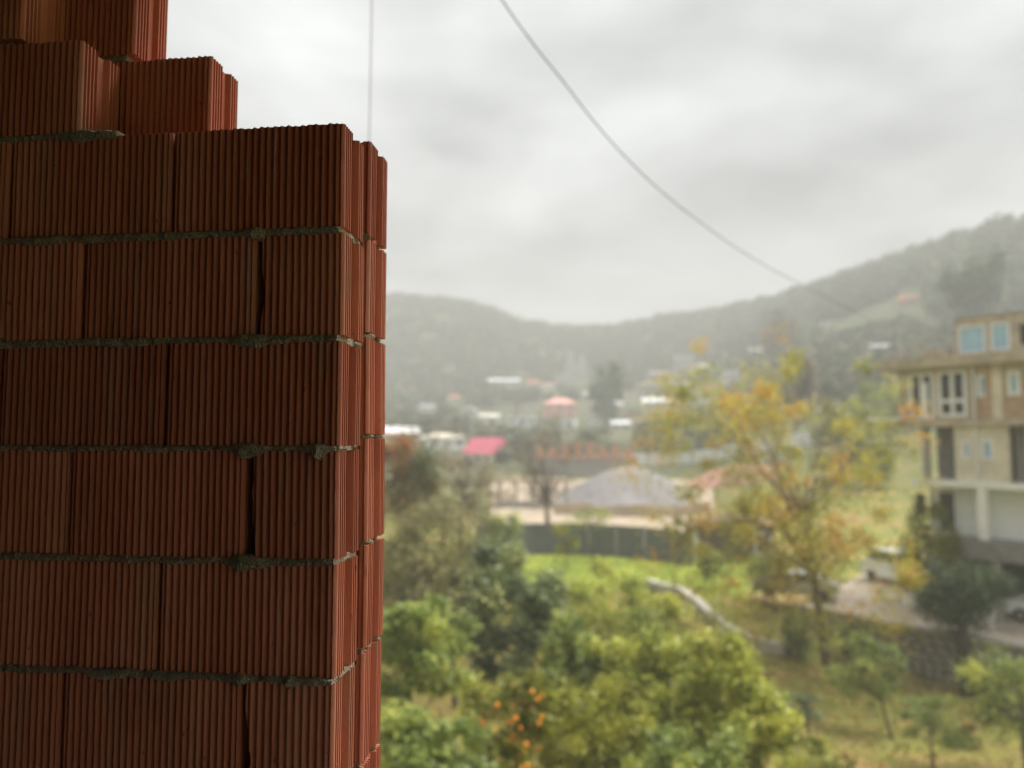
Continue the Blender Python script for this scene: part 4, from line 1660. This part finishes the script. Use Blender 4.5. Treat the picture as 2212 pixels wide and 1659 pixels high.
# the big yellow tree
T('autumn_tree', 'tall airy tree with yellow and orange leaves standing before the unfinished house', 1778, 38.6, 1395, 1968, 790, 1345, 'yellow', 'bark_brown', n=11500, size=.21, K=210, trunk=.20,
  fill=.55, spread=.095, tone=(.45, .28), limbs=34, ragged=.28, fork=.42, seed=41)
T('evergreen_tree', 'dark green evergreen tree in front of the stone retaining wall', 2068, 39.3, 1985, 2180, 1222, 1362, 'dark', 'bark_dark', n=7000, size=.15, K=50, trunk=.26, tone=(.4, .25), fork=.3, ragged=.5)
T('garden_tree', 'small round green tree on a thin trunk before the retaining wall', 1905, 33, 1785, 1950, 1380, 1515, 'green', 'bark_brown', n=1700, size=.15, K=40, trunk=.07, tone=(.5, .24), fork=.02, ragged=.6, spread=.22)
T('garden_tree', 'spreading green tree with pale bare branch beside the stone wall', 2195, 31, 2088, 2310, 1425, 1590, 'green', 'bark_grey', n=3000, size=.14, K=40, trunk=.10, tone=(.5, .28))
T('garden_shrub', 'little green shrub on a slanting stem among ochre grass', 1988, 30.5, 1945, 2085, 1505, 1600, 'green', 'bark_brown', n=1700, size=.11, K=22, trunk=.05, cat='shrub', tone=(.35, .2))
T('garden_shrub', 'dark low bush in the ochre grass below the yellow tree', 1735, 31, 1695, 1775, 1500, 1560, 'bluegreen', 'bark_dark', n=1100, size=.11, K=16, trunk=.04, cat='shrub', tone=(.3, .2))
T('garden_shrub', 'round green bush beside the yellow tree trunk', 1715, 40, 1685, 1752, 1325, 1425, 'green', 'bark_dark', n=1500, size=.14, K=30, trunk=.06, cat='shrub', tone=(.3, .2))
T('garden_shrub', 'green bush growing against the stone wall', 1850, 40.6, 1800, 1880, 1340, 1420, 'green', 'bark_dark', n=1500, size=.13, K=20, trunk=.05, cat='shrub', tone=(.45, .25))
rnd = random.Random(31)
for k, (px, r) in enumerate(((1760, 29), (1830, 27), (1870, 24.5), (1950, 27), (2040, 27.5), (2120, 26), (1790, 24), (2010, 24.5), (1690, 30), (2090, 33.5))):
    p = place(px, r)
    y0 = 949 + (ZC - p.z) / (r * math.cos(az_of(px))) * F
    wpx = rnd.uniform(45, 80)
    T('weed_clump', 'low clump of weeds with yellow and green leaves in the ochre grass', px, r, px - wpx / 2, px + wpx / 2, y0 - rnd.uniform(35, 62), y0, 'litter' if k % 2 else 'fresh', 'bark_brown', n=420, size=.15, K=14,
      trunk=.02, group='weed clumps in the ochre grass', cat='weeds', tone=(.5, .3), limbs=5, ragged=.6)
# left and centre, seen from above
T('leafy_tree', 'bright green leafy tree low down at the foot of the brick wall', 900, 15.5, 770, 1045, 1538, 1760, 'green', 'bark_dark', n=5200, size=0.150, K=60, trunk=.1, spread=.21, ragged=.45, tone=(.6, .24))
T('leafy_tree', 'mid green leafy tree beside the brick wall above the bright one', 905, 21, 780, 1015, 1305, 1500, 'green', 'bark_dark', n=5200, size=0.163, K=60, trunk=.12, spread=.21, ragged=.5, tone=(.6, .24))
T('leafy_tree', 'bluish dark green tree with pale glossy leaves below the white box', 1125, 26, 1015, 1225, 1190, 1450, 'bluegreen', 'bark_dark', n=7000, size=0.213, K=60, trunk=.14, spread=.21, ragged=.45, tone=(.48, .26))
fr_root, fcc = T('orange_tree', 'small tree dotted with orange fruit at the bottom of the garden', 1090, 17.5, 1000, 1190, 1462, 1680, 'moss', 'bark_dark', n=3600, size=0.125, K=50, trunk=.08, spread=.21, ragged=.45, tone=(.4, .25))
fm = MB()
fm.tube([(0, 0, -.05), (0, 0, -.036), (0, 0, 0), (0, 0, .036), (0, 0, .05)], [.012, .038, .05, .038, .012], 10)
fme = fm.mesh('fruit', M['fruit'], True)
rnd = random.Random(8)
for k in range(64):
    o = new_obj('fruit', fme, fr_root)
    p = Vector(fcc[rnd.randrange(len(fcc))])
    cdir = Vector((-fr_root.location.x, -fr_root.location.y, 0)).normalized()
    o.location = p + Vector((rnd.gauss(0, .1), rnd.gauss(0, .1), rnd.gauss(0, .1))) + cdir * .22
T('leafy_tree', 'broad light green tree below the bright lawn', 1320, 30, 1190, 1465, 1240, 1480, 'fresh', 'bark_brown', n=8500, size=0.200, K=80, trunk=.15, spread=.21, ragged=.45, tone=(.55, .2))
T('leafy_tree', 'olive yellow mossy tree right of the orange fruit tree', 1300, 18.5, 1170, 1420, 1480, 1730, 'moss', 'bark_dark', n=6000, size=0.125, K=70, trunk=.11, spread=.21, ragged=.5, tone=(.55, .22))
T('leafy_tree', 'light green tree with upright leaf tufts in the middle of the garden', 1440, 23.5, 1330, 1560, 1380, 1640, 'fresh', 'bark_brown', n=7500, size=0.175, K=76, trunk=.12, spread=.21, ragged=.5, tone=(.58, .22))
T('leafy_tree', 'light green tree flecked with yellow leaves on the ochre slope', 1580, 21.5, 1465, 1700, 1385, 1720, 'fresh', 'bark_brown', n=8000, size=0.163, K=80, trunk=.12, spread=.21, ragged=.5, tone=(.6, .24))
T('leafy_tree', 'low light green tree at the very bottom of the garden', 1460, 17, 1370, 1590, 1590, 1800, 'green', 'bark_dark', n=4500, size=0.138, K=50, trunk=.1, spread=.21, ragged=.45, tone=(.6, .22))
T('leafy_tree', 'green tree between the bluish tree and the light green tree', 1235, 24, 1160, 1330, 1340, 1530, 'green', 'bark_dark', n=4800, size=0.175, K=50, trunk=.1, spread=.21, ragged=.5, tone=(.5, .22))
T('garden_shrub', 'yellowing shrub at the bottom of the ochre slope', 1745, 19, 1680, 1850, 1640, 1760, 'moss', 'bark_brown', n=1600, size=0.125, K=24, trunk=.04, cat='shrub', tone=(.6, .25))
T('olive_tree', 'broad dull olive tree beside the brick wall below the red leaved tree', 925, 38, 780, 1040, 1095, 1345, 'olive', 'bark_grey', n=9500, size=.19, K=90, trunk=.2, tone=(.5, .25))
T('olive_tree', 'smaller olive tree with yellow leaf tips under the olive tree', 985, 31, 900, 1050, 1230, 1400, 'olive', 'bark_grey', n=4200, size=.15, K=46, trunk=.1, tone=(.3, .22))
T('red_leaved_tree', 'green tree with patches of red leaves next to the brick wall', 875, 47, 800, 950, 945, 1140, 'red', 'bark_grey', n=5600, size=.22, K=60, trunk=.15, tone=(.34, .3))
T('thin_tree', 'grey brown thinly leaved tree behind the red leaved tree', 1000, 51, 900, 1105, 940, 1150, 'brown', 'bark_grey', n=2000, size=.20, K=60, trunk=.15, bare=True, limbs=24, spread=.16)
T('bare_tree', 'bare tree with forked grey branches before the gravel heap', 1182, 61, 1105, 1255, 885, 1110, 'brown', 'bark_grey', n=900, size=.16, K=44, trunk=.22, bare=True, limbs=26, spread=.14, fork=.10)
T('garden_shrub', 'leafy green shrub at the left end of the dark fence', 1100, 53, 1045, 1125, 1110, 1180, 'green', 'bark_dark', n=1100, size=.2, K=26, trunk=.06, cat='shrub', tone=(.45, .2))
T('sapling', 'thin stemmed green sapling in front of the dark fence', 1278, 54.5, 1236, 1320, 1098, 1142, 'green', 'bark_grey', n=420, size=.2, K=20, trunk=.06, cat='tree', tone=(.5, .2), fork=.02)
T('sapling', 'tall thin stemmed sapling with yellow leaves at the right end of the dark fence', 1466, 40, 1435, 1500, 1110, 1185, 'yellow', 'bark_brown', n=500, size=.16, K=14, trunk=.045, tone=(.45, .2), fork=.02)
T('garden_shrub', 'brown twiggy shrub before the middle of the dark fence', 1222, 50, 1195, 1250, 1128, 1200, 'moss', 'bark_brown', n=700, size=.15, K=12, trunk=.04, cat='shrub', bare=True)
T('garden_shrub', 'green bush in front of the brown hut', 1535, 47, 1505, 1570, 1195, 1250, 'green', 'bark_dark', n=900, size=.18, K=22, trunk=.05, cat='shrub', tone=(.35, .2))
T('garden_shrub', 'green hedge bush between the hut and the road', 1665, 44, 1610, 1705, 1205, 1270, 'green', 'bark_dark', n=1400, size=.18, K=26, trunk=.05, cat='shrub', tone=(.45, .25))
T('roadside_tree', 'yellow green tree beside the white loggia of the unfinished house', 2005, 44.5, 1950, 2075, 1090, 1290, 'moss', 'bark_brown', n=3600, size=.18, K=40, trunk=.12, tone=(.4, .25))
# hazy trees on the slope behind
SL = 'trees on the slope behind the yellow tree'
T('slope_tree', 'hazy dark brownish tree above the yellow tree', 1716, 135, 1672, 1760, 775, 905, 'brown', 'bark_grey', n=2600, size=.6, K=36, trunk=.3, tone=(.2, .2))
T('slope_tree', 'round hazy green tree standing alone left of the white houses', 1310, 250, 1275, 1345, 788, 905, 'dark', 'bark_grey', n=2200, size=1.1, K=34, trunk=.5, tone=(.7, .2))
T('hill_tree', 'dark tree clump halfway up the right hill', 1686, 290, 1650, 1722, 678, 765, 'dark', 'bark_grey', n=2200, size=1.2, K=34, trunk=.5, tone=(.5, .2))
T('hill_tree', 'tall dark tree crowning the right hill above the blue windows', 2105, 225, 2040, 2165, 560, 720, 'dark', 'bark_grey', n=3000, size=1.2, K=46, trunk=.6, tone=(.5, .2), ragged=.5)
rnd = random.Random(3)
spots = []
for k in range(13):
    spots.append((rnd.uniform(1470, 1690), rnd.uniform(175, 260), rnd.choice(['olive', 'moss', 'olive', 'green']), 'hazy tree on the slope behind the yellow tree', SL))
for k in range(8):
    spots.append((rnd.uniform(1760, 1990), rnd.uniform(70, 130), rnd.choice(['olive', 'green', 'moss']), 'hazy tree on the slope beside the unfinished house', 'trees on the slope beside the unfinished house'))
for k in range(10):
    spots.append((rnd.uniform(1850, 2210), rnd.uniform(130, 210), rnd.choice(['olive', 'green', 'dark']), 'misty tree on the hill behind the unfinished house roof', 'trees on the hill behind the unfinished house'))
for k in range(16):
    spots.append((rnd.uniform(845, 1180), rnd.uniform(95, 210), rnd.choice(['olive', 'green', 'brown', 'bluegreen']), 'misty tree among the far houses beside the brick wall', 'trees among the far houses'))
for k in range(12):
    spots.append((rnd.uniform(1160, 1480), rnd.uniform(185, 260), rnd.choice(['olive', 'brown', 'green', 'olive']), 'misty tree among the houses behind the building yard', 'trees behind the building yard'))
ADJ = {'olive': 'dull olive', 'green': 'green', 'moss': 'yellowish', 'dark': 'dark green', 'brown': 'brownish', 'bluegreen': 'bluish green'}
for px, r, lf_, lab, grp in spots:
    lab = lab.replace(' tree ', ' %s tree ' % ADJ[lf_], 1)
    grp = ADJ[lf_] + ' ' + grp
    p = place(px, r)
    h = rnd.uniform(5, 8.5)
    toprow = 949 - (p.z + h - ZC) / (r * math.cos(az_of(px))) * F
    if any(hx0 - 22 < px < hx1 + 22 and r < hr + 8 and toprow < yb_ - 3 for hx0, hx1, _, yb_, hr in HOUSES):
        continue
    wpx = rnd.uniform(4.5, 7.5) / r * F
    row = lambda z: 949 - (z - ZC) / (r * math.cos(az_of(px))) * F
    T('slope_tree', lab, px, r, px - wpx / 2, px + wpx / 2, row(p.z + h), row(p.z + h * .15), lf_, 'bark_grey', n=1300, size=.42, K=26, trunk=.16, group=grp, tone=(.45, .25), limbs=8)

# garden trees that the brick wall hides from the photograph's viewpoint
src = [o for o in COL.objects if o.name.startswith(('leafy_tree', 'olive_tree', 'thin_tree'))]
rnd = random.Random(12)
for k, (px, r) in enumerate(((700, 22), (480, 19), (560, 30), (250, 26), (640, 44), (330, 40), (60, 34), (430, 58), (720, 66), (150, 60), (560, 84), (300, 95))):
    o = src[k % len(src)]
    c_ = o.copy()
    COL.objects.link(c_)
    c_.location = place(px, r) - Vector((0, 0, .05))
    c_.rotation_euler = (0, 0, rnd.uniform(0, 6.2))
    c_['label'] = 'leafy garden tree hidden by the brick wall'
    c_['group'] = 'garden trees hidden by the brick wall'
    for ch in list(o.children):
        d_ = ch.copy()
        COL.objects.link(d_)
        d_.parent = c_

# ------------------------------------------------------------------ misty air
hm = bpy.data.materials.new('haze')
hm.use_nodes = True
t = hm.node_tree
t.nodes.clear()
pv = t.nodes.new('ShaderNodeVolumePrincipled')
pv.inputs['Color'].default_value = (.74, .745, .75, 1)
pv.inputs['Density'].default_value = .0017
pv.inputs['Anisotropy'].default_value = 0.0
ou = t.nodes.new('ShaderNodeOutputMaterial')
t.links.new(pv.outputs[0], ou.inputs['Volume'])
hb_ = MB().box(-930, 930, -930, 930, -4.2, 168).build('haze', hm)
tag(hb_, 'pale mist filling the valley air', 'haze', kind='stuff')
